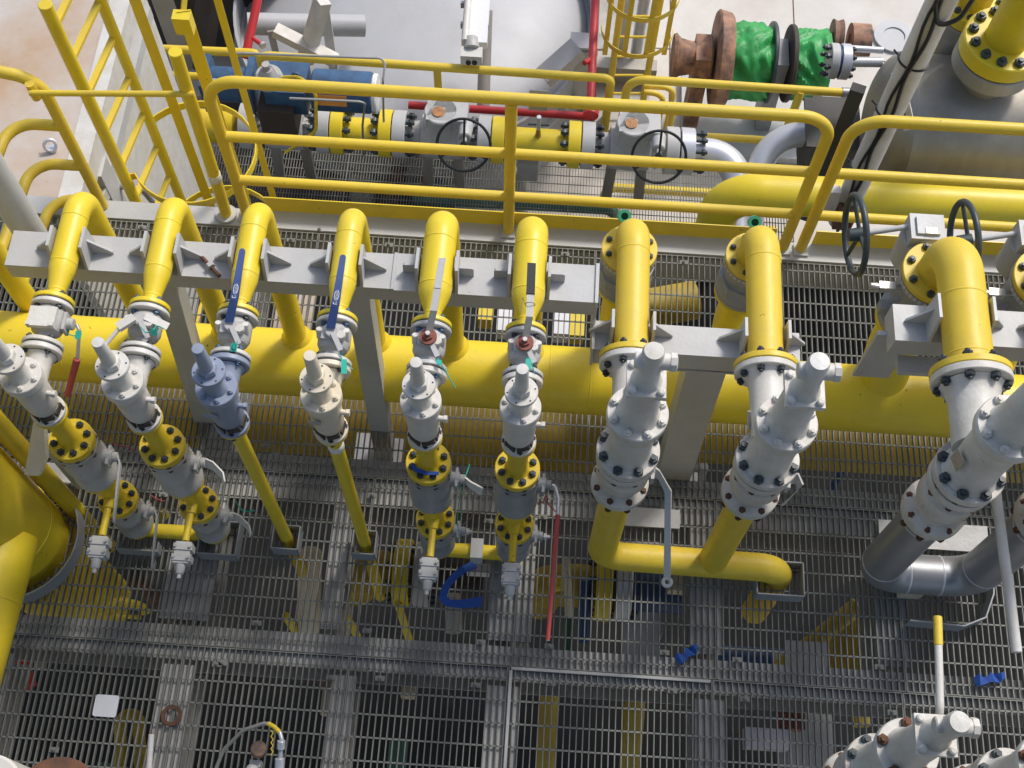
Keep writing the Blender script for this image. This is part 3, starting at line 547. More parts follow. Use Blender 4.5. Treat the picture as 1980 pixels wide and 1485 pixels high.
def cord(lab, pts, m, r=0.0025): solo('cord', MB().tube(pts, r, 6, 0.02, 4), m, lab, 'cord', 'thin cords tied on the valves')
cord('teal cord tied round the dark grey valve with the stubby white lever', [az(908, 898, 0.98), az(900, 922, 0.98), az(872, 934, 1.0), az(852, 938, 1.02), az(880, 925, 1.05), az(892, 945, 0.9), az(887, 975, 0.75), az(884, 1010, 0.56), az(889, 1040, 0.5)], TEAL)
cord('red cord tied beside the lever of the red lever valve', [az(1040, 976, 0.92), az(1052, 968, 0.95), az(1056, 955, 0.98), az(1060, 975, 0.9), az(1075, 990, 0.85)], RUB, 0.003)
cord('teal cord on the short white bent lever of the second stack', [az(455, 968, 0.5), az(465, 985, 0.45), az(490, 992, 0.4), az(478, 985, 0.42), az(492, 988, 0.42)], TEAL)
cord('thin red cord lying on the grating between the two left stacks', [az(215, 855, 0.01), az(230, 862, 0.01), az(246, 863, 0.01), az(260, 872, 0.01)], RUB, 0.003)
cord('short red cord end on the grating right of the far left stack', [az(292, 958, 0.01), az(305, 966, 0.01), az(320, 969, 0.01)], RUB, 0.003)
cord('grey wire hanging from the stubby white lever', [az(910, 938, 0.95), az(913, 975, 0.6), az(912, 1000, 0.3), az(895, 1015, 0.2)], GAL, 0.002)
# ---- two mid-size lines (7, 8) ----------------------------------------------------------
ZQ = 1.50
BX = [0.407, 0.955]; YG = 2.285; YE = 2.925
DB = ['thick yellow outlet pipe crossing the left end of the lower beam', 'thick scuffed yellow outlet pipe crossing the right end of the lower beam']
CV = ['grey check valve standing on the header behind the left mid size pipe', 'grey check valve standing on the header behind the scuffed right mid size pipe']
PB = ['large white relief valve with tee cap over the yellow outlet run\'s left end', 'large white relief valve with a tee cap and small side pin, right of its twin']
for i, x in enumerate(BX):
    r = 0.070 if i == 0 else 0.0735
    t = thing('outlet_pipe', DB[i], 'pipe', (x, YE, 1.3), 'thick yellow outlet pipes on the lower beam')
    part('pipe', MB().tube([(x, YG, ZQ), (x, YE, ZQ), (x, YE, 1.31)], r, 32, 0.11, 12), YEL_R, t)
    part('flange', MB().disc((x, YG, ZQ), Y_, 0.130, 0.026, 40), YEL_R, t)
    part('flange', MB().disc((x, YE, 1.298), Z_, 0.124, 0.024, 40), YEL_R, t)
    bolts(t, (x, YE, 1.31), Z_, 0.098, 8, 0.014, 0, DKG, False, 0.5)
    for yy in (YG + 0.045, YE - 0.14): seam(t, r, (x, yy, ZQ), Y_, YEL_R)
    t = thing('check_valve', CV[i], 'valve', (x, YE, 0.95), 'grey check valves standing on the header')
    part('body', MB().lathe([(0.085, 1.02), (0.10, 1.03), (0.125, 1.05), (0.125, 1.10), (0.112, 1.125), (0.108, 1.20), (0.12, 1.225), (0.124, 1.23), (0.124, 1.283)], (x, YE, 0), Z_, 8 if i < 0 else 32), SIL if i < 0 else GRY, t)
    part('flange', MB().disc((x, YE, 1.268), Z_, 0.124, 0.026, 36), LGR, t); part('hex_band', MB().lathe([(0.128, 1.10), (0.128, 1.16)], (x, YE, 0), Z_, 8), GRY, t)
    part('flange', MB().disc((x, YE, 1.03), Z_, 0.124, 0.024, 36), GRY, t)
    t = thing('branch_pipe', ['yellow branch neck under the left check valve', 'yellow branch neck under the right check valve'][i], 'pipe', (x, YD, 0.5), 'yellow branch necks under the check valves')
    part('flange', MB().disc((x, YE, 1.003), Z_, 0.124, 0.024, 36), YEL, t); bolts(t, (x, YE, 1.017), Z_, 0.1, 8, 0.013, 0.06, BLT)
    part('neck', MB().tube([(x, YE, 0.99), (x, YE, 0.72), (x, YD + 0.08, 0.46)], 0.082, 26, 0.14, 8), YEL, t)
    hose = az(1205 if i == 0 else 1458, 415 if i == 0 else 430, 1.15)
def big_psv(x, y, lab, m, lever, dz=0.0, s=1.0, bm=None, k=1.0):
    sz = s; s = s * k
    def z(q): return 1.5 + (q - 1.5) * sz + dz
    t = thing('relief_valve', lab, 'relief valve', (x, y, z(0.95)), 'large white relief valves with tee caps')
    q = lambda pr: [(r * s, z(h)) for r, h in pr]
    part('body', MB().lathe(q([(0.095, 1.49), (0.086, 1.50), (0.080, 1.53), (0.078, 1.60), (0.081, 1.74), (0.090, 1.785), (0.102, 1.796), (0.104, 1.80), (0.104, 1.838), (0.101, 1.842), (0, 1.842)]), (x, y, 0), Z_, 40), m, t)
    part('base_flange', MB().disc((x, y, z(1.47)), Z_, 0.114 * s, 0.036 * s, 40), RWH, t); bolts(t, (x, y, z(1.49)), Z_, 0.095 * s, 8, 0.019 * s, 0, DKG, False, 0.5)
    bn = part('bonnet', MB().lathe(q([(0.076, 1.842), (0.07, 1.86), (0.064, 1.90), (0.058, 2.08), (0.056, 2.10), (0, 2.10)]), (x, y, 0), Z_, 32), m, t)
    bolts(t, (x, y, z(1.842)), Z_, 0.087 * s, 5 if bm else 8, (0.019 if bm else 0.015) * s, 0, bm or m, False, 0.5)
    part('bonnet_flange', MB().box((x, y, z(2.115)), (0.125 * s, 0.125 * s, 0.022 * s)), m, t)
    for sx in (-1, 1):
        for sy in (-1, 1): part('bolt', MB().lathe([(0.013 * s, 0), (0.013 * s, 0.014 * s), (0.008 * s, 0.018 * s)], (x + sx * 0.046 * s, y + sy * 0.046 * s, z(2.126)), Z_, 8), m, t)
    c = part('cap', MB().lathe(q([(0.052, 2.126), (0.046, 2.14), (0.039, 2.17), (0.036, 2.20), (0.035, 2.33), (0.030, 2.345), (0, 2.347)]), (x, y, 0), Z_, 28), m, t)
    part('cap_tee', MB().cyl((x - 0.052 * s, y, z(2.268)), (x + 0.068 * s, y, z(2.268)), 0.027 * s, None, 20, 0.004).lathe([(0.031 * s, 0.058 * s), (0.031 * s, 0.076 * s), (0.02 * s, 0.08 * s)], (x, y, z(2.268)), X_, 8), m, c)
    # inlet valve below
    v = thing('ball_valve', lever[0], 'valve', (x, y, z(0.98)), 'pale ball valves below the large relief valves')
    part('body', MB().lathe(q([(0.070, 1.452), (0.070, 1.43), (0.108, 1.428), (0.110, 1.424), (0.110, 1.388), (0.106, 1.382), (0.080, 1.378), (0.080, 1.335), (0.097, 1.322), (0.099, 1.31), (0.099, 1.245), (0.095, 1.235), (0.078, 1.225), (0.078, 1.155), (0.105, 1.145), (0.110, 1.138), (0.110, 1.10), (0.106, 1.095), (0.078, 1.09)][::-1]), (x, y, 0), Z_, 40), RWH, v)
    bolts(v, (x, y, z(1.40)), Z_, 0.094 * s, 8, 0.014 * s, 0.055 * s, RST, True, 0.5); bolts(v, (x, y, z(1.10)), Z_, 0.094 * s, 8, 0.014 * s, 0.07 * s, RST, True, 0.5)
    return t, v
lab7 = ('white ball valve with a long pale wrench lever with an eye', ); lab8 = ('white ball valve with a short hooked lever right of the eye lever', )
for i, x in enumerate(BX):
    m = WHT
    t, v = big_psv(x, YV, PB[i], m, lab7 if i == 0 else lab8, 0.0, 1.0, None, 1.10)
    part('outlet_neck', MB().lathe([(0.076, 0.05), (0.074, 0.20), (0.074, 0.29), (0.082, 0.33), (0.098, 0.352)], (x, YV, ZQ + 0.06), Y_ + V((0, 0, -0.14)), 30), m, t)
    part('outlet_flange', MB().disc((x, YG - 0.029, ZQ), Y_, 0.128, 0.028, 40), m, t); bolts(t, (x, YG - 0.014, ZQ), Y_, 0.104, 8, 0.016, 0.064, BLU_B if i == 9 else BLT)
    part('gasket', MB().disc((x, YG - 0.014, ZQ), Y_, 0.122, 0.004, 32, 0), BLK, t)
    h = V((x + 0.125, YV - 0.01, 1.30))
    part('stem_housing', MB().cyl((x + 0.08, YV - 0.01, 1.30), h, 0.036, None, 18, 0.003).box(h + V((-0.01, 0, 0)), (0.014, 0.09, 0.06)), VGR, v)
    if i == 0:
        a = az(1292, 950, 1.20); b = az(1290, 1118, 0.92)
        part('lever', MB().ribbon([h, h + V((0.02, -0.01, -0.01)), a, a.lerp(b, 0.5), b], [(0, .01, .02), (0, .01, .02), (0.012, .0, .008), (0.012, 0, .006), (0.013, 0, .006)], 0.012), LGR, v)
        part('lever_eye', MB().torus(b + V((0, -0.016, -0.004)), (0, -0.35, 1), 0.017, 0.0085, 24, 8), LGR, v)
    else:
        a = h + V((0.045, -0.03, 0.0)); b = az(1515, 975, 1.18)
        part('lever', MB().ribbon([h, h + V((0.03, 0.005, 0.01)), a, b], [(0, .012, .022), (0, .012, .022), (0.006, .006, .018), (.006, .003, .008)], 0.010), LGR, v)
        part('side_pin', MB().cyl(az(1449, 830, 1.75), az(1449, 795, 1.80), 0.008, None, 10), STN, t)
# yellow outlet run along the floor
t = thing('inlet_manifold', 'yellow floor level pipe run feeding the two large relief valves', 'pipe', (0.8, YV, 0.1))
zf = 0.12; rm = 0.070
part('pipe', MB().tube([(BX[0], YV, 1.06), (BX[0], YV, zf), (1.30, YV - 0.01, zf), (1.30, YV - 0.03, -0.6)], rm, 28, 0.12, 10), YEL_R, t)
part('riser', MB().cyl((BX[1], YV, 1.06), (BX[1], YV, zf), rm, None, 28), YEL_R, t)
for x in BX: part('flange', MB().disc((x, YV, 1.068), Z_, 0.108, 0.03, 36), YEL, t)
# ---- the thickest line (9) and its twin mostly out of frame (10)
TX = [1.745, 2.225]; ZT = 1.60; YT = 2.86
LT = ['thickest yellow outlet pipe right of the scuffed one', 'yellow outlet pipe cut off by the right edge of the frame']
GV = ['grey gear operated valve with handwheel under the thickest yellow elbow', 'grey gear operated valve with handwheel at the right edge of the frame']
PT = ['largest white relief valve with its cap cut off by the right edge', 'relief valve standing just beyond the right edge of the frame']
for i, x in enumerate(TX):
    t = thing('outlet_pipe', LT[i], 'pipe', (x, YT, 1.35), 'thickest yellow outlet pipes')
    part('pipe', MB().tube([(x, 2.275, ZT), (x, YT, ZT), (x, YT, 1.38)], 0.095, 36, 0.16, 14), YEL_R, t)
    part('flange', MB().disc((x, 2.26, ZT), Y_, 0.158, 0.03, 44), YEL_R, t); part('flange', MB().disc((x, YT, 1.365), Z_, 0.158, 0.03, 44), YEL_R, t)
    bolts(t, (x, YT, 1.38), Z_, 0.128, 8, 0.018, 0, DKG, False, 0.5)
    for yy in (2.33, 2.60): seam(t, 0.0952, (x, yy, ZT), Y_, YEL_R)
    g = thing('gear_valve', GV[i], 'valve', (x, YT, 0.95), 'gear operated valves with handwheels')
    part('body', MB().lathe([(0.15, 0.975), (0.158, 0.98), (0.158, 1.02), (0.12, 1.05), (0.118, 1.08), (0.14, 1.13), (0.143, 1.20), (0.12, 1.27), (0.12, 1.30), (0.15, 1.318), (0.158, 1.322), (0.158, 1.346)], (x, YT, 0), Z_, 40), GRY, g)
    part('flange', MB().disc((x, YT, 1.331), Z_, 0.158, 0.03, 44), LGR, g)
    gb = ay(1742 if i == 0 else 1958, 470, YT + 0.19); gb = V((x - 0.04, YT + 0.215, 1.26))
    part('gearbox', MB().box(gb + V((0, 0, 0.10)), (0.15, 0.13, 0.08)).cyl(gb + V((0, 0, -0.14)), gb + V((0, 0, 0.07)), 0.085, 0.095, 26, 0.006).box(gb + V((0, 0, 0.145)), (0.10, 0.09, 0.015)), LGR, g)
    part('name_plate', MB().box(gb + V((0.01, -0.03, 0.155)), (0.05, 0.03, 0.004)), STN, g)
    part('side_plate', MB().box(gb + V((0.0, -0.067, 0.105)), (0.055, 0.003, 0.035)), PAP, g)
    part('relief_fitting', MB().cyl((x - 0.12, YT - 0.02, 1.27), (x - 0.24, YT - 0.03, 1.27), 0.014, None, 10).box((x - 0.20, YT - 0.028, 1.27), (0.07, 0.035, 0.04)).cyl((x - 0.24, YT - 0.03, 1.27), (x - 0.275, YT - 0.03, 1.28), 0.020, 0.013, 10), STN, g)
    part('bracket_ear', MB().prism([(x - 0.17, YT - 0.06, 1.20), (x - 0.10, YT - 0.06, 1.23), (x - 0.10, YT - 0.06, 1.12), (x - 0.145, YT - 0.06, 1.14)], (0, 0.02, 0)).box((x - 0.15, YT - 0.02, 1.08), (0.06, 0.05, 0.05)), GRY, g)
    hw = ay(1612 if i == 0 else 1852, 442, YT + 0.20); zc = gb.z + 0.10
    hc = V((gb.x - 0.30, gb.y - 0.02, zc - 0.03))
    part('shaft', MB().cyl(gb + V((-0.07, 0.02, 0.10)), hc, 0.013, None, 12), LGR, g)
    wv = part('handwheel', MB().torus(hc, (1, 0.12, 0.05), 0.175, 0.0145, 44, 10), DKG, g)
    u, w_, a_ = frame((1, 0.12, 0.05)); sp = MB().cyl(hc - a_ * 0.03, hc + a_ * 0.03, 0.028, 0.034, 14)
    for k in range(3): th = R(30 + 120 * k); dd = u * math.cos(th) + w_ * math.sin(th); sp.tube([hc + a_ * 0.02, hc + dd * 0.09 + a_ * 0.01, hc + dd * 0.17], 0.010, 8, 0.05)
    part('spoke', sp, DKG, wv)
    n = thing('branch_pipe', ['thick yellow branch neck under the gear valve beside the grey bracket', 'thick yellow branch neck beyond the right edge of the frame'][i], 'pipe', (x, YD, 0.5), 'thick yellow branch necks')
    part('flange', MB().disc((x, YT, 0.955), Z_, 0.158, 0.034, 44), YEL, n); bolts(n, (x, YT, 0.972), Z_, 0.13, 8, 0.016, 0.08, BLT)
    part('neck', MB().tube([(x, YT, 0.94), (x, YT, 0.70), (x - 0.02, YD, 0.42)], 0.12, 30, 0.2, 8), YEL, n)
    t, v = big_psv(x, YV, PT[i], WHT, (['white ball valve with a long white pipe lever below the largest relief valve', 'ball valve just beyond the right edge of the frame'][i],), 0.015, 1.22)
    part('outlet_neck', MB().lathe([(0.105, 0.05), (0.10, 0.16), (0.10, 0.25), (0.11, 0.29), (0.126, 0.312)], (x, YV, ZT + 0.02), Y_ + V((0, 0, -0.07)), 32), WHT, t)
    part('outlet_flange', MB().disc((x, 2.228, ZT), Y_, 0.157, 0.032, 44), WHT, t); bolts(t, (x, 2.243, ZT), Y_, 0.13, 8, 0.02, 0.072, BLT)
    part('gasket', MB().disc((x, 2.2445, ZT), Y_, 0.15, 0.004, 32, 0), BLK, t)
    part('label_plate', MB().box((x - 0.108, YV - 0.03, 1.66), (0.004, 0.06, 0.09), Matrix.Rotation(R(18), 3, 'Z')), STN, t)
    if i == 0:
        hb = az(1915, 905, 1.17); e = az(1966, 1262, 1.10)
        part('stem_housing', MB().cyl((x + 0.10, YV - 0.02, 1.19), hb + V((0.01, 0, 0.02)), 0.032, None, 16, 0.003), WHT, v)
        lv = part('lever', MB().cyl(hb + V((0, 0.03, 0.02)), e, 0.0215, None, 18, 0.003), WHT, v); part('lever_socket', MB().cyl(hb + V((0, 0.06, 0.03)), hb.lerp(e, 0.10), 0.031, None, 16, 0.004), WHT, lv)
t = thing('silver_manifold', 'dull silver floor level pipe bend under the largest relief valve', 'pipe', (1.9, YV, 0.15))
part('pipe', MB().tube([(TX[0], YV, 1.02), (TX[0], YV, 0.14), (TX[1], YV, 0.14), (TX[1], YV, 1.02)], 0.098, 32, 0.145, 12), SIL, t)
for x in TX:
    for z in (0.30, 0.93): seam(t, 0.0982, (x, YV, z), Z_, SILB)
for x in (1.90, 2.06): seam(t, 0.0982, (x, YV, 0.14), X_, SILB)
for x in TX: part('flange', MB().disc((x, YV, 1.035), Z_, 0.13, 0.03, 36), SIL, t)

# ================================================================== RAILINGS, LADDER (far edge of the grating)
RR = 0.0305
def rail_thing(lab, x0, x1, mids, zt=1.19, two=True):
    y = 3.80; t = thing('handrail', lab, 'railing', ((x0 + x1) / 2, y, 0.014), 'yellow handrails along the kerb beam')
    pts = [(x0, y, 0.014), (x0, y, zt), (x1, y, zt)] + ([(x1, y, 0.014)] if two else [])
    part('top_rail', MB().tube(pts, RR, 18, 0.16, 10), YEL_R, t)
    for z in (0.747, 0.357): part('mid_rail', MB().cyl((x0 + 0.02, y, z), (x1 - 0.02, y, z), 0.0285, None, 16), YEL_R, t)
    for x in mids: part('post', MB().cyl((x, y, 0.014), (x, y, zt - 0.02), RR, None, 16), YEL_R, t)
    for x in [x0, x1] + mids: part('base_plate', MB().box((x, y - 0.01, 0.0155), (0.08, 0.075, 0.013)), LGR, t)
    return t
rail_thing('long yellow handrail in front of the background valve row', -1.66, 1.385, [-0.17])
rail_thing('yellow handrail running out of the right side of the picture', 1.485, 4.4, [3.0])
part_rail = thing('handrail', 'yellow handrail with bent rails at the upper left', 'railing', (-2.49, 3.80, 0.014), 'yellow handrails along the kerb beam')
part('post', MB().tube([(-2.485, 3.80, 0.014), (-2.485, 3.80, 1.12), (-2.80, 3.80, 1.19), (-3.4, 3.8, 1.19)], RR, 18, 0.16, 10), YEL_R, part_rail)
for z in (0.75, 0.40, 0.06): part('mid_rail', MB().tube([(-2.485, 3.80, z), (-2.76, 3.80, z), (-2.80, 3.2, z)], 0.030, 16, 0.14, 8), YEL_R, part_rail)
part('gate_latch', MB().cyl((-2.52, 3.765, 1.02), (-2.52, 3.765, 1.13), 0.024, None, 14), YEL_R, part_rail)
solo('gate_bar', MB().cyl((-2.52, 3.73, 1.10), ay(376, 182, 3.76), 0.0155, None, 12), YEL_R, 'thin yellow gate bar lying across the ladder opening', 'gate bar')
gp = thing('gate_post', 'round yellow stub post wrapped with white tape by the ladder opening', 'post', (-1.775, 3.79, 0.014))
part('post', MB().cyl((-1.775, 3.79, 0.014), (-1.75, 3.79, 1.40), 0.033, None, 18, 0.003), YEL, gp); part('tape', MB().lathe([(0.034, 0.36), (0.0375, 0.365), (0.037, 0.415), (0.034, 0.42)], (-1.768, 3.79, 0.0), Z_, 14), TAPE, gp); part('collar', MB().cyl((-1.775, 3.79, 0.0145), (-1.775, 3.79, 0.03), 0.06, None, 18), LGR, gp)
tb = MB(); tb.bar((-1.55, 3.842, 0.075), (1.33, 3.842, 0.075), 0.006, 0.13); solo('toe_board', tb, YEL, 'yellow toe board under the long handrail', 'toe board', 'yellow toe boards')
tb = MB(); tb.bar((1.55, 3.842, 0.075), (4.3, 3.842, 0.075), 0.006, 0.13); solo('toe_board', tb, YEL, 'yellow toe board under the right hand handrail', 'toe board', 'yellow toe boards')
# caged ladder going down behind the kerb
XL = -2.40; ld = thing('caged_ladder', 'yellow steel ladder with flat bar safety cage leaning on the stained roof edge', 'ladder', (XL, 4.2, -3.0))
part('stringer', MB().cyl((XL, 4.0, -3.0), (XL, 4.0, 1.43), 0.034, None, 18, 0.003), YEL, ld); part('stringer', MB().cyl((XL + 0.07, 4.4, -3.0), (XL + 0.07, 4.4, 2.4), 0.030, None, 18), YEL, ld)
for v in (-70, 0, 69, 145, 215, 279, 337, 400, 470, 540):
    u = 195 + (350 - 195) * v / 377; zz = ay(u, v, 4.4).z
    part('rung', MB().bar((XL + 0.005, 4.0, zz), (XL + 0.065, 4.4, zz), 0.034, 0.022), YEL_R, ld)
cc = V((XL + 0.36, 4.22, 0)); cr = 0.36
def hoop(z):
    pts = [cc + V((cr * math.cos(a), cr * math.sin(a), z)) for a in [R(-150 + 300 * k / 26) for k in range(27)]]
    return MB().ribbon([V((XL, 4.02, z))] + pts + [V((XL + 0.05, 4.40, z))], (0, 0, 0.028), 0.007)
for z in (-0.02, -0.9): part('hoop', hoop(z), YEL, ld)
for u, v, yy, hw_ in ((402, 385, 4.52, 0.030), (474, 392, 4.02, 0.033), (531, 392, 4.38, 0.020)):
    p = ay(u, v, yy); tdir = V((0.96, 0.25, 0)) * hw_
    part('cage_strap', MB().ribbon([V((p.x, yy, -2.4)), V((p.x, yy, 1.42 if u == 474 else 2.6))], tdir, 0.007), YEL, ld)
p = ay(474, 392, 4.02); part('strap_head', MB().box((p.x - 0.01, 4.0, 1.36), (0.085, 0.06, 0.11)), YEL, ld)
part('hoop_arm', MB().ribbon([V((p.x - 0.03, 4.02, 1.32)), V((p.x + 0.02, 4.2, 1.56)), V((p.x + 0.2, 4.45, 1.9))], (0.0, 0.0, 0.04), 0.007), YEL, ld)
# ---- stained roof of the module at the upper left
hr = thing('module_house', 'flat roofed steel module with rust stained top and white edge at the upper left', 'module', (-5, 5, -5.4))
XW = -2.90; zr = -0.62
part('roof', MB().box(((XW - 0.14 - 8) / 2, 7.2, zr - 0.03), (8 + XW - 0.14, 6.8, 0.06)), DECKR, hr)
part('edge_beam', MB().box((XW - 0.07, 6.5, zr - 0.09), (0.138, 5.3, 0.2)), WHT, hr)
part('wall', MB().box((XW - 0.09, 5.1, -2.9), (0.06, 2.3, 4.35)), WHT, hr)
part('front_beam', MB().box(((XW - 7) / 2, 3.99, zr + 0.03), (7 + XW, 0.10, 0.10)).box(((XW - 7) / 2 - 0.1, 4.12, zr + 0.12), (6.6 + XW, 0.14, 0.014)), LGR, hr)
part('wall_stiffener', MB().box((XW - 0.03, 4.62, -2.5), (0.10, 0.16, 3.4)).box((XW - 0.03, 5.1, -0.98), (0.09, 2.0, 0.10)), LGR, hr)
part('wall_bracket', MB().tube([(XW, 4.7, -1.15), (XW + 0.16, 4.7, -1.15), (XW + 0.2, 4.72, -1.4)], 0.02, 10, 0.05), SIL, hr)
eb = az(102, 290, zr); solo('lifting_eye', MB().torus(eb + Z_ * 0.05, (0.3, -0.7, 0.5), 0.036, 0.012, 24, 8).cyl(eb, eb + Z_ * 0.02, 0.03, None, 12), SILB, 'silver lifting eye bolt on the stained module roof', 'lifting eye')
# ---- left edge: posts, pipes, bracket, large riser
solo('grey_post', MB().cyl(ay(52, 440, 2.75) + Z_ * 1.2, ay(52, 440, 2.75) - Z_ * 0.12, 0.066, None, 22), LGR, 'round light grey post at the left end of the long beam', 'post')
q = ay(28, 545, 2.9); solo('vertical_pipe', MB().cyl((q.x, 2.9, 2.4), (q.x, 2.9, 0.42), 0.055, None, 22), YEL, 'upright yellow pipe dropping onto the header at the far left edge', 'pipe')
q = ay(8, 590, 3.0); solo('vertical_pipe', MB().cyl((q.x, 3.0, 1.5), (q.x, 3.0, 0.42), 0.032, None, 18), YEL, 'thin upright yellow pipe in the far left corner behind the header', 'pipe')
q = az(145, 985, 0.0); solo('vertical_pipe', MB().cyl((q.x, q.y, 2.0), (q.x, q.y, -0.6), 0.045, None, 20), YEL, 'upright yellow pipe passing behind the pale bracket plate at left', 'pipe')
bt = thing('pipe_bracket', 'pale grey welded bracket holding the upright pipe at left', 'bracket', az(150, 930, 0.1))
p0 = az(78, 822, 0.75); p1 = az(72, 905, 0.45)
part('plate', MB().prism([az(64, 818, 1.12), az(84, 816, 1.12), az(88, 886, 0.95), az(74, 920, 0.88), az(47, 918, 0.88), az(52, 890, 0.95)], (0.01, 0.012, -0.010)), CRM, bt)
part('arm', MB().bar(az(90, 850, 0.95), az(160, 935, 0.15), 0.05, 0.06), LGR, bt); part('shelf', MB().box(az(120, 915, 0.10), (0.22, 0.10, 0.012)), LGR, bt)
RC = V((-2.50, 1.80, 0)); br = thing('big_riser', 'large yellow riser pipe with a branch in the lower left corner', 'pipe', RC)
part('pipe', MB().cyl(RC + Z_ * -1.2, RC + Z_ * 3.0, 0.245, None, 48), YEL, br)
w = MB(); w.lathe([(0.244, 0.26), (0.248, 0.265), (0.248, 0.272), (0.244, 0.277)], RC, Z_, 48); part('weld_seam', w, YEL, br)
part('branch', MB().cyl(RC + V((0.10, -0.1, 0.42)), RC + V((0.06, -1.5, 0.42)), 0.155, None, 36), YEL, br)
part('branch_weld', MB().lathe([(0.154, 0.30), (0.159, 0.306), (0.159, 0.316), (0.154, 0.322)], RC + V((0.10, -0.1, 0.42)), V((-0.04, -1.4, 0)), 36), YEL, br)
ring = MB(); ring.lathe([(0.318, 0.002), (0.326, 0.002), (0.326, 0.105), (0.318, 0.105), (0.318, 0.002)], RC, Z_, 56); solo('kick_ring', ring, GRY, 'round grey kick plate ring around the large yellow riser', 'kick plate')
ring = MB(); c_ = V((2.02, 1.83, 0)); ring.ribbon([c_ + V((-0.10, -0.16, 0.05)), c_ + V((0.16, -0.17, 0.05)), c_ + V((0.27, -0.12, 0.05)), c_ + V((0.32, 0.0, 0.05)), c_ + V((0.34, 0.2, 0.05))], (0, 0, 0.05), 0.007); solo('kick_ring', ring, GRY, 'curved grey kick plate beside the silver pipe bend', 'kick plate')
pb = az(1755, 1150, 0.0); solo('pipe_shoe', MB().box(pb + V((0, 0.02, 0.06)), (0.11, 0.08, 0.12)), CRM, 'pale support shoe under the silver pipe bend', 'pipe support')
q = az(1720, 1040, 0.02); solo('floor_plate', MB().box(q + V((0.22, 0.02, 0.01)), (0.55, 0.14, 0.012)), VGR, 'stained pale floor plate behind the silver pipe bend', 'plate')
q = az(1215, 1000, 0.01); solo('floor_plate', MB().box(q + V((0.08, 0, 0.012)), (0.36, 0.10, 0.012)), LGR, 'pale floor plate at the foot of the broad grey post', 'plate')

# ================================================================== LOOSE THINGS ON THE GRATING
q = az(205, 1365, 0.004); e = MB(); hw_, rc = 0.056, 0.012
poly = []
for (cx, cy, a0) in ((1, 1, 0), (-1, 1, 90), (-1, -1, 180), (1, -1, 270)):
    for k in range(5): a = R(a0 + 22.5 * k); poly.append(q + V((cx * (hw_ - rc) + rc * math.cos(a), cy * (0.051 - rc) + rc * math.sin(a), 0)))
solo('paper_card', e.prism(poly, (0, 0, 0.004)), PAP, 'white square card with rounded corners lying on the grating', 'card')
q = az(331, 1383, 0.012); solo('gasket_ring', MB().lathe([(0.031, -0.008), (0.048, -0.008), (0.050, -0.005), (0.048, -0.002), (0.031, -0.002), (0.031, -0.008)], q, Z_, 32), RST, 'rusty flat ring lying on the grating', 'ring')
def strap(lab, pts, w, sides=None):
    solo('webbing_strap', MB().ribbon(pts, sides or w, 0.004), WEB, lab, 'strap', 'blue webbing straps')
strap('long blue webbing strap hanging from the short yellow crossover pipe', [az(918, 1092, 0.16), az(898, 1100, 0.19), az(878, 1115, 0.14), az(862, 1135, 0.09), az(856, 1155, 0.05), az(866, 1166, 0.03), az(895, 1168, 0.02), az(932, 1163, 0.012)], None,
      [(0.014, -0.018, 0.012), (0.014, -0.016, 0.014), (0.018, -0.010, 0.010), (0.020, -0.004, 0.008), (0.019, 0.005, 0.004), (0.013, 0.015, 0.006), (0.003, 0.021, 0.006), (0.0, 0.027, 0.0)])
strap('loose blue strap end laid over the bolts of a yellow spool flange', [V((UX[4] - 0.062, YV - 0.03, 1.240)), V((UX[4] - 0.045, YV - 0.05, 1.248)), V((UX[4], YV - 0.062, 1.246)), V((UX[4] + 0.05, YV - 0.058, 1.242))], None, [(0, 0.013, 0), (0, 0.012, 0), (0, 0.008, 0), (0, 0.007, 0)])
def crumple(u, v, lab, s, ang):
    q = az(u, v, 0.01); b = MB(); random.seed(int(u)); rr = Matrix.Rotation(R(ang), 3, 'Z')
    pts = [q + rr @ V((s * (k - 3.5) / 3.5, 0.006 * math.sin(k * 2.1), 0.012 + 0.018 * abs(math.sin(k * 1.3)))) for k in range(8)]
    strap(lab, pts, None, [rr @ V((0.004 * math.sin(k), 0.020 + 0.007 * math.sin(k * 1.7), 0.012 * math.sin(k * 2.3))) for k in range(8)])
crumple(1328, 1266, 'crumpled blue webbing scrap on the grating below the yellow outlet run', 0.062, 38); crumple(1912, 1314, 'flat blue webbing scrap on the grating at the lower right', 0.075, 14)
solo('edging_bar', MB().box((0.482, 1.331, 0.005), (0.96, 0.014, 0.010)).box((0.002, 0.92, 0.006), (0.014, 0.80, 0.010)), BEAM, 'raised pale edging bar round the grating panel at the bottom centre', 'edging')
# gauge fitting and hose at the bottom edge
hz = thing('cable_fitting', 'silver cable gland and grey hose with a yellow band at the bottom edge', 'hose', az(520, 1480, 0.1))
part('hose', MB().tube([az(412, 1500, 0.05), az(432, 1450, 0.12), az(470, 1412, 0.2), az(512, 1398, 0.25), az(520, 1400, 0.25)], 0.009, 10, 0.1, 6), TNKB, hz)
part('yellow_band', MB().tube([az(518, 1399, 0.25), az(530, 1405, 0.25), az(541, 1416, 0.25)], 0.0105, 10, 0.05), YEL, hz)
part('gland', MB().tube([az(541, 1416, 0.25), az(545, 1430, 0.25), az(541, 1475, 0.2)], 0.010, 12, 0.03).cyl(az(544, 1432, 0.25), az(543, 1448, 0.23), 0.019, None, 14, 0.002).cyl(az(541, 1466, 0.21), az(540, 1500, 0.18), 0.022, None, 14, 0.002), SILB, hz)
part('wire_coil', MB().tube([az(524 + 4 * (k % 2), 1412 + 6 * k, 0.25) for k in range(9)], 0.003, 5), YEL_D, hz)
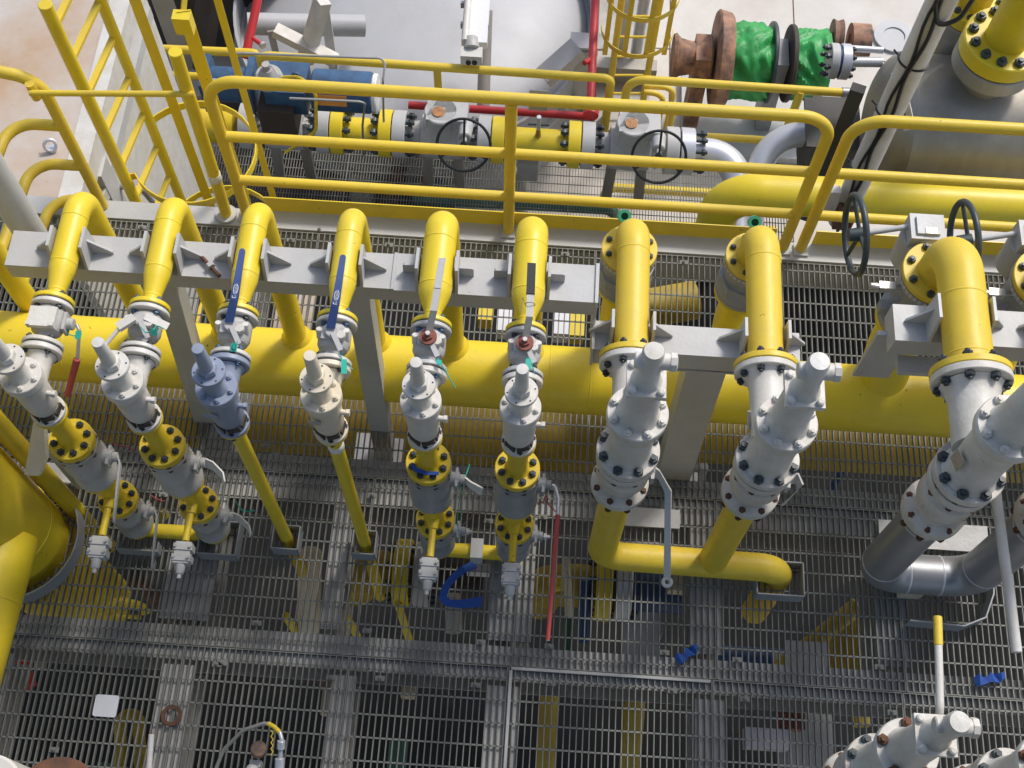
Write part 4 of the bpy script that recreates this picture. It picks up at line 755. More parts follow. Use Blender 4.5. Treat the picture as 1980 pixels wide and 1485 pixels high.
part('cap', MB().cyl(az(500, 1452, 0.22), az(500, 1447, 0.26), 0.036, None, 20, 0.004), WIN, hz); part('bracket', MB().box(az(495, 1478, 0.15), (0.05, 0.03, 0.06)).ball(az(487, 1490, 0.2), 0.03), LGR, hz)
solo('vent_stub', MB().cyl(az(293, 1420, 0.30), az(287, 1500, 0.25), 0.013, None, 14, 0.002), WHT, 'short white tube poking up at the bottom edge by the rusty ring', 'tube')
rd = az(108, 1552, 0.5); solo('rusty_disc', MB().cyl(rd, rd + Z_ * 0.02, 0.185, None, 44, 0.004), RST, 'rusty flange disc cut by the bottom left edge', 'disc')
wq = az(-30, 1530, 1.0); solo('white_drum', MB().cyl(wq - Z_ * 0.6, wq, 0.14, None, 36, 0.01), WHT, 'rounded white housing in the bottom left corner', 'housing')
solo('pipe_clamp', MB().box((UX[4] + 0.19, YV, 0.055), (0.06, 0.10, 0.10)), LGR, 'pale clamp block gripping the crossover pipe beside the blue strap', 'clamp')
# relief valves of the nearer row at the bottom right
cp = az(1858, 1395, 2.35)
for k, lab in enumerate(('white relief valve with rusty nuts cut off by the bottom right of the frame', 'white relief valve half hidden in the bottom right corner')):
    t, v = big_psv(cp.x + 0.46 * k, cp.y - 0.02 * k, lab, WHT, (['white ball valve with a white lever tipped yellow at the bottom right', 'ball valve in the bottom right corner'][k],), 0.0, 1.0, RST)
    if k == 0:
        a = az(1818, 1372, 1.75); b = az(1813, 1192, 1.75)
        part('stem_housing', MB().cyl((cp.x + 0.09, cp.y, 1.30), (cp.x + 0.15, cp.y, 1.30), 0.034, None, 16, 0.003), WHT, v)
        lv = part('lever', MB().tube([(cp.x + 0.14, cp.y, 1.30), (cp.x + 0.16, cp.y + 0.02, 1.60), a, a.lerp(b, 0.68)], 0.0135, 14, 0.06), WHT, v); part('yellow_grip', MB().cyl(a.lerp(b, 0.68), b, 0.0155, None, 14, 0.002), YEL_R, lv)

# ================================================================== BACKGROUND (lower level beyond the handrail)
ZT_ = -3.7
def tp(u, v=None): return az(u, v if v else 256 + (u - 640) * 0.043, ZT_)
Yt = tp(900).y; zt = ZT_
def tx(u): return ax(u, 262, 0).x if False else az(u, 262 + (u - 900) * 0.06, ZT_).x
TRG = 'background valve row'
def tflange(parent, u0, u1, r, m, nm='flange'): return part(nm, MB().cyl((tx(u0), Yt, zt), (tx(u1), Yt, zt), r, None, 36, 0.006), m, parent)
def train_spool(lab, ua, ub, mt, m_l=True, m_r=True, rf=0.225, rp=0.135):
    t = thing('flanged_spool', lab, 'pipe spool', (tx((ua + ub) / 2), Yt, zt - 0.2), 'pipe spools in the background valve row')
    part('pipe', MB().cyl((tx(ua), Yt, zt), (tx(ub), Yt, zt), rp, None, 32), mt, t)
    if m_l: tflange(t, ua, ua + 24, rf, mt); bolts(t, (tx(ua - 2), Yt, zt), X_, rf * 0.80, 10, 0.038, 0.30, DKG)
    if m_r: tflange(t, ub - 24, ub, rf, mt); bolts(t, (tx(ub + 2), Yt, zt), X_, rf * 0.80, 10, 0.038, 0.30, DKG)
    return t
train_spool('short yellow flanged spool right of the blue actuator valve', 644, 760, YEL); train_spool('long yellow flanged spool behind the middle handrail post', 952, 1122, YEL)
def train_valve(lab, u0, u1, act):
    t = thing('gate_valve', lab, 'valve', (tx((u0 + u1) / 2), Yt, zt - 0.3), 'grey valves in the background valve row')
    tflange(t, u0, u0 + 25, 0.225, LGR); tflange(t, u1 - 25, u1, 0.225, LGR)
    uc = (u0 + u1) / 2; x0, x1 = tx(u0 + 25), tx(u1 - 25)
    part('body', MB().lathe([(0.13, 0), (0.14, (x1 - x0) * 0.2), (0.20, (x1 - x0) * 0.22), (0.215, (x1 - x0) * 0.5), (0.20, (x1 - x0) * 0.78), (0.14, (x1 - x0) * 0.8), (0.13, (x1 - x0))], (x0, Yt, zt), X_, 30), VGR, t)
    bolts(t, (x0 + 0.03, Yt, zt), X_, 0.180, 10, 0.038, 0.0, DKG, False); bolts(t, (x1 - 0.13, Yt, zt), X_, 0.16, 8, 0.03, 0.06, LGR)
    c = V((tx(uc), Yt, zt))
    if act:
        part('gearbox', MB().cyl(c + Z_ * 0.15, c + Z_ * 0.40, 0.17, 0.155, 28, 0.01).box(c + V((0.06, 0.02, 0.34)), (0.38, 0.26, 0.12)), LGR, t)
        part('position_window', MB().cyl(c + V((-0.02, -0.02, 0.40)), c + V((-0.02, -0.02, 0.412)), 0.058, None, 24), WIN2, t)
        part('input_shaft', MB().cyl(c + V((0.24, -0.08, 0.32)), c + V((0.24, -0.25, 0.34)), 0.07, 0.06, 18, 0.01).cyl(c + V((0.24, -0.24, 0.34)), c + V((0.24, -0.38, 0.39)), 0.022, None, 10), LGR, t)
        hc = c + V((0.24, -0.36, 0.38)); a_ = V((0, -0.80, 0.60)); wv = part('handwheel', MB().torus(hc, a_, 0.245, 0.014, 40, 8), BLK, t)
        u, w_, aa = frame(a_); sp = MB().cyl(hc - aa * 0.03, hc + aa * 0.03, 0.035, None, 12)
        for k in range(3): th = R(90 + 120 * k); sp.cyl(hc, hc + (u * math.cos(th) + w_ * math.sin(th)) * 0.24, 0.011, None, 8)
        part('spoke', sp, BLK, wv)
    for s in (-1, 1): part('support_leg', MB().bar(c + V((s * 0.14, -0.02, -0.15)), c + V((s * 0.16, -0.10, -0.69)), 0.10, 0.05, (0, 1, 0)), TNKB, t)
    return t
train_valve('grey handwheel valve left of the middle handrail post, far row', 762, 950, True); train_valve('grey handwheel valve at the right end of the far row', 1124, 1310, True)
av = train_valve('grey actuated valve carrying the blue cylinder actuator', 470, 642, False)
sp = thing('silver_outlet_pipe', 'silver flanged pipe bend at the right end of the far valve row', 'pipe', (tx(1340), Yt, zt - 0.3))
part('flange', MB().cyl((tx(1313), Yt, zt), (tx(1340), Yt, zt), 0.225, None, 36, 0.006), SILB, sp); bolts(sp, (tx(1326), Yt, zt), X_, 0.180, 10, 0.036, 0.26, DKG)
part('pipe', MB().tube([(tx(1330), Yt, zt), (tx(1425), Yt, zt), (tx(1425) + 0.06, Yt - 1.3, zt - 0.35)], 0.14, 28, 0.30, 12), SILB, sp)
solo('silver_branch_pipe', MB().tube([az(1600, 258, -3.5), az(1480, 262, -3.6), (tx(1425) + 0.12, Yt - 0.9, zt - 0.30)], 0.12, 26, 0.4, 10), SILB, 'silver pipe bend meeting the far valve row outlet from the right', 'pipe')
# pressure tapping on the long spool, plate behind it
t = thing('needle_valve', 'small needle valve with cross handle on the long yellow spool', 'valve', (tx(1040), Yt, zt + 0.1))
part('stem', MB().cyl((tx(1040), Yt - 0.02, zt + 0.12), (tx(1040), Yt - 0.02, zt + 0.24), 0.03, 0.02, 12), BRS, t); part('body', MB().cyl((tx(1040), Yt - 0.02, zt + 0.24), (tx(1040), Yt - 0.02, zt + 0.42), 0.022, None, 10), SILB, t); part('handle', MB().cyl((tx(1040) - 0.10, Yt - 0.02, zt + 0.30), (tx(1040) + 0.10, Yt - 0.02, zt + 0.30), 0.01, None, 8), DKG, t)
solo('sign_plate', MB().box(az(1038, 235, -3.6) + V((0, 0.25, 0)), (0.18, 0.01, 0.30)), LGR, 'pale blank plate behind the needle valve', 'plate')
solo('instrument_box', MB().box(az(1020, 325, -4.0), (0.20, 0.12, 0.26)), VGR, 'grey instrument box below the long yellow spool', 'box')
# blue actuator
za = -2.9; Ya = az(640, 175, za).y
def bx(u): return az(u, 165 + (u - 640) * 0.06, za).x
at = thing('actuator', 'blue pneumatic cylinder actuator behind the handrail', 'actuator', (bx(560), Ya, za - 0.2))
part('cylinder', MB().cyl((bx(608), Ya, za), (bx(722), Ya, za), 0.185, None, 36, 0.012), ACT, at); part('end_cap', MB().cyl((bx(722), Ya, za), (bx(732), Ya, za), 0.172, None, 30, 0.01), TAPE, at)
part('spring_can', MB().cyl((bx(408), Ya, za), (bx(492), Ya, za), 0.155, None, 30, 0.006), ACT, at)
for u in (406, 490): part('end_flange', MB().box((bx(u), Ya, za), (0.06, 0.36, 0.36)), ACT, at)
part('data_plate', MB().box((bx(424), Ya - 0.10, za + 0.125), (0.09, 0.09, 0.004), Matrix.Rotation(R(38), 3, 'X')), PAP, at)
part('yoke_housing', MB().box((bx(560), Ya, za), (0.36, 0.34, 0.30)), ACT, at); part('gear_housing', MB().box((bx(540), Ya - 0.12, za - 0.2), (0.32, 0.26, 0.34)), BRN, at)
part('lifting_lug', MB().torus((bx(580), Ya, za + 0.17), (0.2, 1, 0), 0.035, 0.014, 18, 8), ACT, at); part('warning_plate', MB().box((bx(650), Ya - 0.17, za + 0.075), (0.26, 0.004, 0.10), Matrix.Rotation(R(-24), 3, 'X')), ORG, at)
rgk = bx(530); part('regulator', MB().cyl((rgk, Ya - 0.05, za + 0.14), (rgk, Ya - 0.05, za + 0.24), 0.13, 0.115, 20, 0.01).cyl((rgk, Ya - 0.05, za + 0.24), (rgk, Ya - 0.05, za + 0.31), 0.085, 0.05, 18).cyl((rgk, Ya - 0.05, za + 0.31), (rgk, Ya - 0.05, za + 0.37), 0.035, None, 10), VGR, at)
part('hose', MB().tube([(rgk + 0.1, Ya - 0.05, za + 0.2), (rgk + 0.28, Ya - 0.06, za + 0.24), (rgk + 0.42, Ya - 0.15, za + 0.16), (rgk + 0.40, Ya - 0.3, za - 0.2), (rgk + 0.1, Ya - 0.4, za - 0.42)], 0.016, 8, 0.12), YEL_D, at)
def bent(lab, pts, r=0.011): solo('instrument_tubing', MB().tube(pts, r, 8, 0.06, 5), STN, lab, 'tubing', 'bent stainless instrument tubing')
bent('long bent stainless tubing above the blue actuator', [az(440, 102, -2.5), az(746, 113, -2.5), az(740, 160, -2.6), az(742, 235, -3.4)]); bent('short bent stainless tubing in front of the blue actuator', [az(560, 190, -2.7), az(706, 197, -2.7), az(701, 242, -3.3), az(703, 300, -3.9)])
# ---- domed tank with braces
zk = -4.7; ep = az(1146, 75, zk); tr = 1.95; tc = V((ep.x - tr, ep.y + 0.06, 0))
tk = thing('domed_tank', 'wide pale grey tank with a shallow domed top behind the blue actuator', 'tank', (tc.x, tc.y, -5.5))
part('shell', MB().cyl((tc.x, tc.y, -5.5), (tc.x, tc.y, zk), tr, None, 80), TANKP, tk)
part('dome', MB().lathe([(tr - 0.032, zk - 0.05)] + [((tr - 0.04) * math.cos(R(a)) if a < 90 else 0, zk - 0.05 + 0.55 * math.sin(R(a))) for a in range(6, 91, 6)], (tc.x, tc.y, 0), Z_, 80), TANKP, tk, None, 60)
part('rim_wall', MB().lathe([(tr - 0.03, zk - 0.1), (tr + 0.001, zk - 0.1), (tr + 0.001, zk + 0.34), (tr - 0.03, zk + 0.34), (tr - 0.03, zk - 0.1)], (tc.x, tc.y, 0), Z_, 80), TANKP, tk)
part('rim_band', MB().lathe([(tr + 0.002, zk - 0.03), (tr + 0.05, zk - 0.03), (tr + 0.05, zk + 0.02), (tr + 0.002, zk + 0.02)], (tc.x, tc.y, 0), Z_, 80), LGR, tk)
def brace(lab, a, b, w=0.11, h=0.09, m=LGR): return solo('brace', MB().bar(a, b, w, h), m, lab, 'brace', 'pale braces on the tank top')
brace('upright leaning pale brace nearest the blue actuator', az(624, 0, -3.2), az(590, 118, -3.9), 0.14, 0.12, WHT); brace('diagonal pale brace sloping down to the right', az(532, 58, -3.6), az(650, 118, -3.8), 0.12, 0.10, WHT)
brace('grey brace leaning right behind the upright pale brace', az(628, 18, -3.4), az(648, 150, -4.2), 0.09, 0.09, LGR); brace('slim post under the pale cross tube at left', az(522, 55, -3.7), az(534, 104, -4.3), 0.07, 0.07, TNKB)
solo('cross_tube', MB().cyl(az(478, 46, -3.7), az(705, 50, -3.9), 0.11, None, 24), TANKP, 'pale horizontal tube running into the tank top', 'tube')
brace('grey angled arm at the right rim of the tank', az(1050, 152, -4.1), az(1118, 92, -3.9), 0.20, 0.14, LGR); solo('rim_bracket', MB().box(az(1128, 140, -4.4), (0.22, 0.16, 0.8)).box(az(1135, 80, -3.95), (0.34, 0.2, 0.03)), LGR, 'grey bracket plate on the right rim of the tank', 'bracket')
solo('grey_post', MB().cyl(az(940, 20, -3.6), az(934, 215, -4.2), 0.065, None, 18), TNKB, 'slim grey post behind the white light fitting', 'post')
lf = thing('light_fitting', 'long white weatherproof light fitting with a grey end lamp', 'light fitting', az(915, 110, -3.4))
part('housing', MB().bar(az(928, -60, -3.2), az(917, 88, -3.2), 0.24, 0.10), PAP, lf); part('tube', MB().cyl(az(910, -60, -3.12), az(899, 80, -3.12), 0.035, None, 12), WHT, lf)
part('end_box', MB().box(az(912, 108, -3.2), (0.20, 0.12, 0.12)), WHT, lf); part('lamp', MB().cyl(az(912, 100, -3.2) + Z_ * 0.04, az(912, 82, -3.2) + Z_ * 0.08, 0.075, 0.06, 18, 0.01), VGR, lf)
for s in (-1, 1): part('cable_hole', MB().disc(az(912 + s * 6, 116, -3.15) + V((0, -0.03, 0.0)), (0, -1, 0.4), 0.026, 0.02, 14), BLK, lf)
for v in (10, 50): part('clip', MB().box(az(918, v, -3.2), (0.27, 0.03, 0.07)), SIL, lf)
# ---- red fire lines
RG = 'red fire water pipes'
rp_ = thing('red_pipe', 'red pipe with a short side nozzle at the upper left', 'pipe', az(488, 60, -3.2), RG); part('pipe', MB().cyl(az(505, -30, -3.2), az(474, 112, -3.5), 0.042, None, 18), RED, rp_); part('nozzle', MB().cyl(az(489, 74, -3.3), az(507, 87, -3.3), 0.022, None, 10), RED, rp_); part('nozzle_tip', MB().cyl(az(506, 86, -3.3), az(510, 89, -3.3), 0.034, None, 10), VGR, rp_)
rp_ = thing('red_pipe', 'red pipe with a short side nozzle running down right of the tank', 'pipe', az(1147, 100, -3.6), RG); part('pipe', MB().cyl(az(1152, -30, -3.6), az(1141, 218, -3.6), 0.042, None, 18), RED, rp_); part('nozzle', MB().cyl(az(1144, 113, -3.6), az(1130, 122, -3.55), 0.026, None, 10), RED, rp_); part('coupling', MB().cyl(az(1143, 212, -3.6), az(1142, 224, -3.6), 0.075, None, 18), RED, rp_)
solo('red_pipe', MB().cyl(az(790, 203, -4.1), az(1150, 226, -4.1), 0.04, None, 18), RED, 'red pipe lying level behind the far valve row', 'pipe', RG)
# ---- lower level handrails
LRG = 'yellow handrails on the lower level'
lr = thing('handrail', 'yellow lower level handrail in front of the domed tank', 'railing', az(845, 200, -4.4), LRG); zl = -3.35
part('top_rail', MB().tube([az(496, 175, zl - 0.6), az(494, 106, zl), az(1150, 150, zl), az(1182, 152, zl), az(1182, 152, zl) - Z_ * 1.05], 0.042, 14, 0.18), YEL_R, lr); q = az(845, 130, zl); part('post', MB().cyl(q, q - Z_ * 1.05, 0.038, None, 14), YEL_R, lr)
lr = thing('handrail', 'yellow lower level handrail left of the red pipe', 'railing', az(300, 200, -4.4), LRG); part('top_rail', MB().tube([az(230, 91, zl), az(478, 102, zl), az(500, 104, zl), az(500, 104, zl) - Z_ * 0.9], 0.042, 14, 0.14), YEL_R, lr); part('mid_rail', MB().cyl(az(280, 142, zl - 0.3), az(400, 148, zl - 0.3), 0.036, None, 12), YEL_R, lr)
lr = thing('handrail', 'yellow lower level handrail in front of the green covered winch', 'railing', az(1400, 250, -4.4), LRG); q = az(1215, 152, zl)
part('top_rail', MB().tube([q - Z_ * 1.05, q, az(1640, 180, zl)], 0.042, 14, 0.18), YEL_R, lr); q = az(1548, 178, zl); part('post', MB().cyl(q, az(1512, 275, zl - 0.45), 0.04, None, 14), YEL_R, lr); part('mid_rail', MB().cyl(az(1345, 263, zl - 0.45), az(1515, 273, zl - 0.45), 0.038, None, 14), YEL_R, lr); part('rail_end', MB().cyl(az(1628, 179, zl), az(1648, 180, zl), 0.05, None, 12), SIL, lr)
lr = thing('handrail', 'small yellow stair rail left of the winch', 'railing', az(1290, 230, -5.0), LRG)
for dv, k in ((0, 1.0), (12, 0.7), (34, 0.9)): q = az(1245, 166 + dv, -4.2); part('rail', MB().tube([q, az(1304 - 20 * (dv == 12), 170 + dv, -4.2), az(1304 - 20 * (dv == 12), 170 + dv, -4.2) - Z_ * 0.8 * k], 0.03, 10, 0.12), YEL_R, lr)
# ---- right-hand caged ladder tower
tw = thing('caged_ladder', 'yellow caged ladder with silver pipes behind it left of the winch', 'ladder', az(1200, 240, -5.5))
lbase = [az(u, 225, -5.2) for u in (1172, 1238)]
for b_ in lbase: part('stringer', MB().cyl(b_ - Z_ * 0.3, b_ + Z_ * 4.5, 0.035, None, 12), YEL_R, tw)
mc = (lbase[0] + lbase[1]) / 2 + V((0, -0.05, 0))
for k, v in enumerate((108, 38, -30)):
    zc = zon(mc.x, mc.y - 0.35, v); part('hoop', MB().ribbon([V((mc.x + 0.36 * math.cos(a), mc.y - 0.36 * math.sin(a), zc)) for a in [math.pi * j / 16 for j in range(17)]], (0, 0, 0.03), 0.008), YEL_R, tw)
for a in (35, 75, 110, 150): pz = V((mc.x + 0.35 * math.cos(R(a)), mc.y - 0.35 * math.sin(R(a)), 0)); z0 = zon(pz.x, pz.y, 106); part('cage_strap', MB().ribbon([pz + Z_ * z0, pz + Z_ * (z0 + 3)], (0.025, 0, 0), 0.006), YEL_R, tw)
for k in range(14): part('rung', MB().cyl(lbase[0] + Z_ * (0.1 + 0.3 * k), lbase[1] + Z_ * (0.1 + 0.3 * k), 0.014, None, 8), YEL_R, tw)
for u, r_, lab in ((1190, 0.075, 'silver upright pipe just behind the left stile of the caged ladder'), (1221, 0.065, 'silver upright pipe just behind the right stile of the caged ladder')):
    q = az(u, 215, -5.4) + V((0, 0.5, 0)); solo('vertical_pipe', MB().cyl(q, q + Z_ * 4.5, r_, None, 18), SILB, lab, 'pipe', 'silver pipes behind the caged ladder')
solo('steel_tower', MB().box(az(1205, 100, -5.3) + V((0, 0.4, 0)), (0.6, 3.2, 0.2)).box(az(1170, 190, -5.2) + V((0.2, 0.3, 0.1)), (0.7, 0.15, 0.3)), TNKB, 'grey steel tower behind the right caged ladder', 'tower')
q = az(1335, -60, -5.497); b = MB()
for u in (1296, 1535): a0, a1 = az(u, -120, -5.497), az(u, 200, -5.497); b.box(((a0.x + a1.x) / 2, (a0.y + a1.y) / 2, -5.498), (0.012, a0.y - a1.y, 0.004))
a0 = az(1255, 92, -5.497); b.box((a0.x + 1.5, a0.y, -5.4985), (3.0, 0.012, 0.003)); solo('deck_seam', b, RST, 'rusty weld seams across the cream deck', 'weld seam')
# ---- winch
zw = -4.52; Yw = az(1440, 118, zw).y
def wx(u): return az(u, 118 + (u - 1440) * 0.06, zw).x
wn = thing('winch', 'rusty mooring winch with two drums under green tarpaulin', 'winch', (wx(1450), Yw, -5.5))
part('warping_head', MB().lathe([(0.24, 0), (0.25, 0.03), (0.20, 0.08), (0.175, 0.20), (0.18, 0.28), (0.23, 0.36), (0.25, 0.39), (0.24, 0.41)], (wx(1300), Yw, zw), X_, 30), WIN, wn)
part('shaft', MB().cyl((wx(1340), Yw, zw), (wx(1640), Yw, zw), 0.09, None, 20), DKG, wn)
part('drum_flange', MB().cyl((wx(1380), Yw, zw), (wx(1409), Yw, zw), 0.52, 0.49, 48, 0.02), WIN, wn); part('drum_flange', MB().cyl((wx(1484), Yw, zw), (wx(1492), Yw, zw), 0.43, None, 44, 0.01), DKG, wn); part('drum_flange', MB().cyl((wx(1520), Yw, zw), (wx(1530), Yw, zw), 0.41, None, 44, 0.01), BRN, wn)
def tarp(u0, u1, r):
    x0, x1 = wx(u0), wx(u1); b = MB(); n, k = 72, 26; k0 = 0
    for j in range(k + 1):
        for i in range(n):
            th = 2 * math.pi * i / n; f = j / k
            q_ = V((x0 + (x1 - x0) * f, 0.5 * math.cos(th), 0.5 * math.sin(th))); q2 = V((q_.x * 5.5 + 1.2 * math.sin(th * 2 + u0), q_.y * 2.2, q_.z * 2.2)); fold = 0.05 * (1 - 2 * abs(noise.noise(q2))) + 0.035 * noise.noise(q2 * 2.3) + 0.012 * noise.noise(q_ * 26) - 0.03
            rr = r * (1 + 0.04 * math.sin(f * math.pi)) + fold; b.v.append(V((x0 + (x1 - x0) * f, Yw + rr * math.cos(th), zw + rr * math.sin(th))))
    for j in range(k):
        for i in range(n): i2 = (i + 1) % n; b.f.append([j * n + i, j * n + i2, (j + 1) * n + i2, (j + 1) * n + i])
    return b
part('tarpaulin', tarp(1411, 1484, 0.385), TARP, wn, 'crinkled green tarpaulin round the left drum', 70); part('tarpaulin', tarp(1531, 1595, 0.35), TARP, wn, 'crinkled green tarpaulin round the right drum', 70)
for u in (1357, 1503): part('bearing_stand', MB().bar((wx(u), Yw, zw), (wx(u), Yw - 0.1, -5.5), 0.16, 0.30, (0, 1, 0)).box((wx(u), Yw, zw), (0.17, 0.36, 0.36)), GRY if u > 1400 else WIN, wn)
part('bed_plate', MB().box(((wx(1340) + wx(1620)) / 2, Yw - 0.05, -5.44), (wx(1620) - wx(1340), 1.1, 0.10)), LGR, wn)
for u, v, rr, lab in ((1617, 72, 0.19, 'rusty thin wheel beside the right green drum'), (1660, 82, 0.20, 'rusty ring roller behind the silver vessel')):
    q = az(u, v, -4.4); solo('warping_roller', MB().lathe([(rr * 0.45, -0.10), (rr, -0.10), (rr, 0.10), (rr * 0.45, 0.10), (rr * 0.45, -0.10)] if u > 1640 else [(rr * 0.3, -.04), (rr, -0.05), (rr * 0.9, 0.0), (rr, 0.05), (rr * 0.3, .04), (rr * .3, -.04)], q, X_, 30), WIN, lab, 'roller', 'rusty rollers by the winch')
# ---- blind flanges with stub, silver vessel and nozzles
bf = thing('blind_flange', 'pair of grey bolted blind flanges on a stub of the silver vessel', 'flange', az(1610, 130, -2.6)); fz = -2.6; fy = az(1610, 118, fz).y; fx = lambda u: az(u, 118 + (u - 1610) * .06, fz).x
part('flange', MB().cyl((fx(1602), fy, fz), (fx(1618), fy, fz), 0.155, None, 30, 0.005), LGR, bf); part('flange', MB().cyl((fx(1623), fy, fz), (fx(1641), fy, fz), 0.155, None, 30, 0.005), SILB, bf); part('gasket', MB().cyl((fx(1617), fy, fz), (fx(1624), fy, fz), 0.14, None, 24), NAV, bf)
bolts(bf, (fx(1620), fy, fz), X_, 0.122, 8, 0.026, 0.20, DKG); part('stub', MB().cyl((fx(1640), fy, fz), (fx(1705), fy + 0.02, fz), 0.045, None, 16).cyl((fx(1640), fy + 0.1, fz + 0.06), (fx(1705), fy + 0.1, fz + 0.06), 0.03, None, 12), SILB, bf)
vz = -2.75; vr = 0.62; va = az(1850, 250, vz); vy = va.y; vx0 = az(1730, 235, vz).x
ves = thing('silver_vessel', 'dull silver horizontal vessel with a rounded end at the upper right', 'vessel', (vx0 + 1, vy, vz - vr))
part('shell', MB().cyl((vx0, vy, vz), (vx0 + 3.4, vy, vz), vr, None, 56), VES, ves); part('head', MB().lathe([(vr * math.sin(R(a)), -0.26 * math.cos(R(a))) for a in range(0, 91, 9)], (vx0, vy, vz), X_, 56), VES, ves, None, 60)
na = az(1903, 150, vz + vr); nx, ny = na.x, vy + 0.05; n0 = vz + vr - 0.05
part('nozzle', MB().cyl((nx, ny, n0 - 0.1), (nx, ny, n0 + 0.22), 0.20, None, 30), VES, ves); part('nozzle_flange', MB().cyl((nx, ny, n0 + 0.22), (nx, ny, n0 + 0.37), 0.33, None, 44, 0.008), TNKB, ves)
yf = thing('flange_pipe', 'big yellow bolted flange with pipe at the top right corner', 'pipe', (nx, ny, n0 + 0.37)); part('flange', MB().cyl((nx, ny, n0 + 0.385), (nx, ny, n0 + 0.54), 0.33, None, 44, 0.01), YEL, yf); bolts(yf, (nx, ny, n0 + 0.54), Z_, 0.265, 12, 0.042, 0, DKG, False); part('pipe', MB().cyl((nx, ny, n0 + 0.5), (nx, ny, n0 + 1.9), 0.17, None, 32), YEL, yf); part('gasket', MB().cyl((nx, ny, n0 + 0.368), (nx, ny, n0 + 0.388), 0.31, None, 36), BRN, yf)
n2 = V((az(1850, 105, vz + 0.4).x, vy + 0.62, 0)); s2 = thing('flange_pipe', 'smaller yellow flanged pipe behind the big yellow flange', 'pipe', (n2.x, n2.y, vz)); part('flange', MB().cyl((n2.x, n2.y, -2.15), (n2.x, n2.y, -2.0), 0.24, None, 36, 0.008), TNKB, s2); part('upper_flange', MB().cyl((n2.x, n2.y, -1.99), (n2.x, n2.y, -1.86), 0.24, None, 36, 0.008), YEL, s2); part('pipe', MB().cyl((n2.x, n2.y, -1.9), (n2.x, n2.y, -0.5), 0.13, None, 26), YEL, s2); part('neck', MB().cyl((n2.x, n2.y, -2.7), (n2.x, n2.y, -2.1), 0.14, None, 26), TNKB, s2); bolts(s2, (n2.x, n2.y, -1.86), Z_, 0.195, 10, 0.03, 0, DKG, False)
q = az(1775, 105, -2.6); solo('vertical_pipe', MB().cyl(q - Z_ * 0.8, q + Z_ * 2.5, 0.055, None, 16), YEL, 'slim upright yellow pipe just behind the white cable pole', 'pipe')
q = az(1728, 72, -5.49); solo('deck_manhole', MB().lathe([(0.13, 0), (0.24, 0), (0.24, 0.03), (0.13, 0.03), (0.13, 0)], q, Z_, 40).cyl(q, q + Z_ * 0.015, 0.128, None, 30), TANKP, 'round bolted cover on the cream deck behind the pole', 'cover')
# ---- pole with cables
PX, PY = 2.15, 5.02; pl = thing('cable_pole', 'white round pole with a black cable strapped along it', 'pole', (PX, PY, -1.45))
part('pole', MB().cyl((PX, PY, -1.5), (PX, PY, 2.6), 0.085, None, 28), WHT, pl); fd = V((-PX, -PY, 0)).normalized(); sd_ = V((fd.y, -fd.x, 0)); cpos = lambda z, k=0: V((PX, PY, z)) + fd * 0.098 + sd_ * (0.012 * math.sin(z * 9 + k) - 0.01)
part('cable', MB().tube([cpos(-1.55 + 0.08 * i) for i in range(50)], 0.0125, 8), BLK, pl); part('cable', MB().tube([cpos(-1.2 + 0.1 * i, 2) + sd_ * 0.03 for i in range(36)], 0.010, 7), BLK, pl)
for z in (-0.86, -0.25, 0.22, 1.1): part('strap', MB().torus((PX, PY, z), (0.1, 0.2, 1), 0.090, 0.008, 26, 6).tube([V((PX, PY, z)) + sd_ * 0.09, V((PX, PY, z)) + sd_ * 0.13 + Z_ * 0.03], 0.006, 6), BLK, pl)
lp = ay(1835, 20, PY - 0.1); part('cable_loop', MB().tube([lp + V((-0.06, 0, 0.3)), lp + V((-0.09, 0, 0.05)), lp + V((-0.02, 0, -0.14)), lp + V((0.08, 0, -0.06)), lp + V((0.12, 0, 0.3))], 0.014, 8, 0.09), BLK, pl)
part('foot_bracket', MB().bar(ay(1735, 145, PY) , ay(1758, 245, PY + 0.02) , 0.07, 0.05, (0, 1, 0)), WHT, pl); part('junction', MB().box((PX - 0.02, PY - 0.10, -1.30), (0.13, 0.08, 0.22)), RST, pl)
solo('cable_bracket', MB().box((PX - 0.16, PY - 0.05, -1.2), (0.10, 0.06, 0.30)), WHT, 'white plate bracket at the foot of the cable pole', 'bracket')
# ---- big yellow elbow pipe behind the right handrail
zy = -2.45; q = az(1700, 385, zy); solo('elbow_pipe', MB().tube([(1.50, q.y - 0.02, -4.9), (1.50, q.y - 0.02, zy), (4.6, q.y, zy)], 0.168, 36, 0.31, 14), YEL, 'big yellow elbow pipe behind the right hand handrail', 'pipe')
solo('equipment_cabinet', MB().box(az(1600, 275, -3.5), (0.42, 0.5, 0.7)).box(az(1610, 240, -3.13), (0.5, 0.55, 0.03)), CAB, 'dark steel cabinet between the far handrail and the silver vessel', 'cabinet')
solo('grey_post', MB().bar(az(1660, 170, -2.2), az(1560, 420, -3.6), 0.12, 0.12), CAB, 'dark steel leg left of the silver vessel', 'post')
solo('dark_structure', MB().box(az(450, 20, -5.2) + V((-0.3, 1.2, 0.4)), (2.2, 3.2, 1.6)), BRN, 'dark brown steel structure left of the domed tank', 'structure')
for u0, u1, lab in ((300, 360, 'grey sloping channel behind the caged ladder'), (410, 385, 'brown channel standing left of the red side nozzle pipe')): solo('channel_post', MB().bar(az(u0, -40, -3.3), az(u1, 130, -4.2), 0.2, 0.15), TNKB if u0 < 400 else BRN, lab, 'channel')
q = az(380, 240, -3.8); solo('vertical_pipe', MB().tube([az(300, 238, -3.7), az(455, 246, -3.7)], 0.16, 24), YEL_D, 'stout yellow pipe feeding the actuated valve from the left', 'pipe')
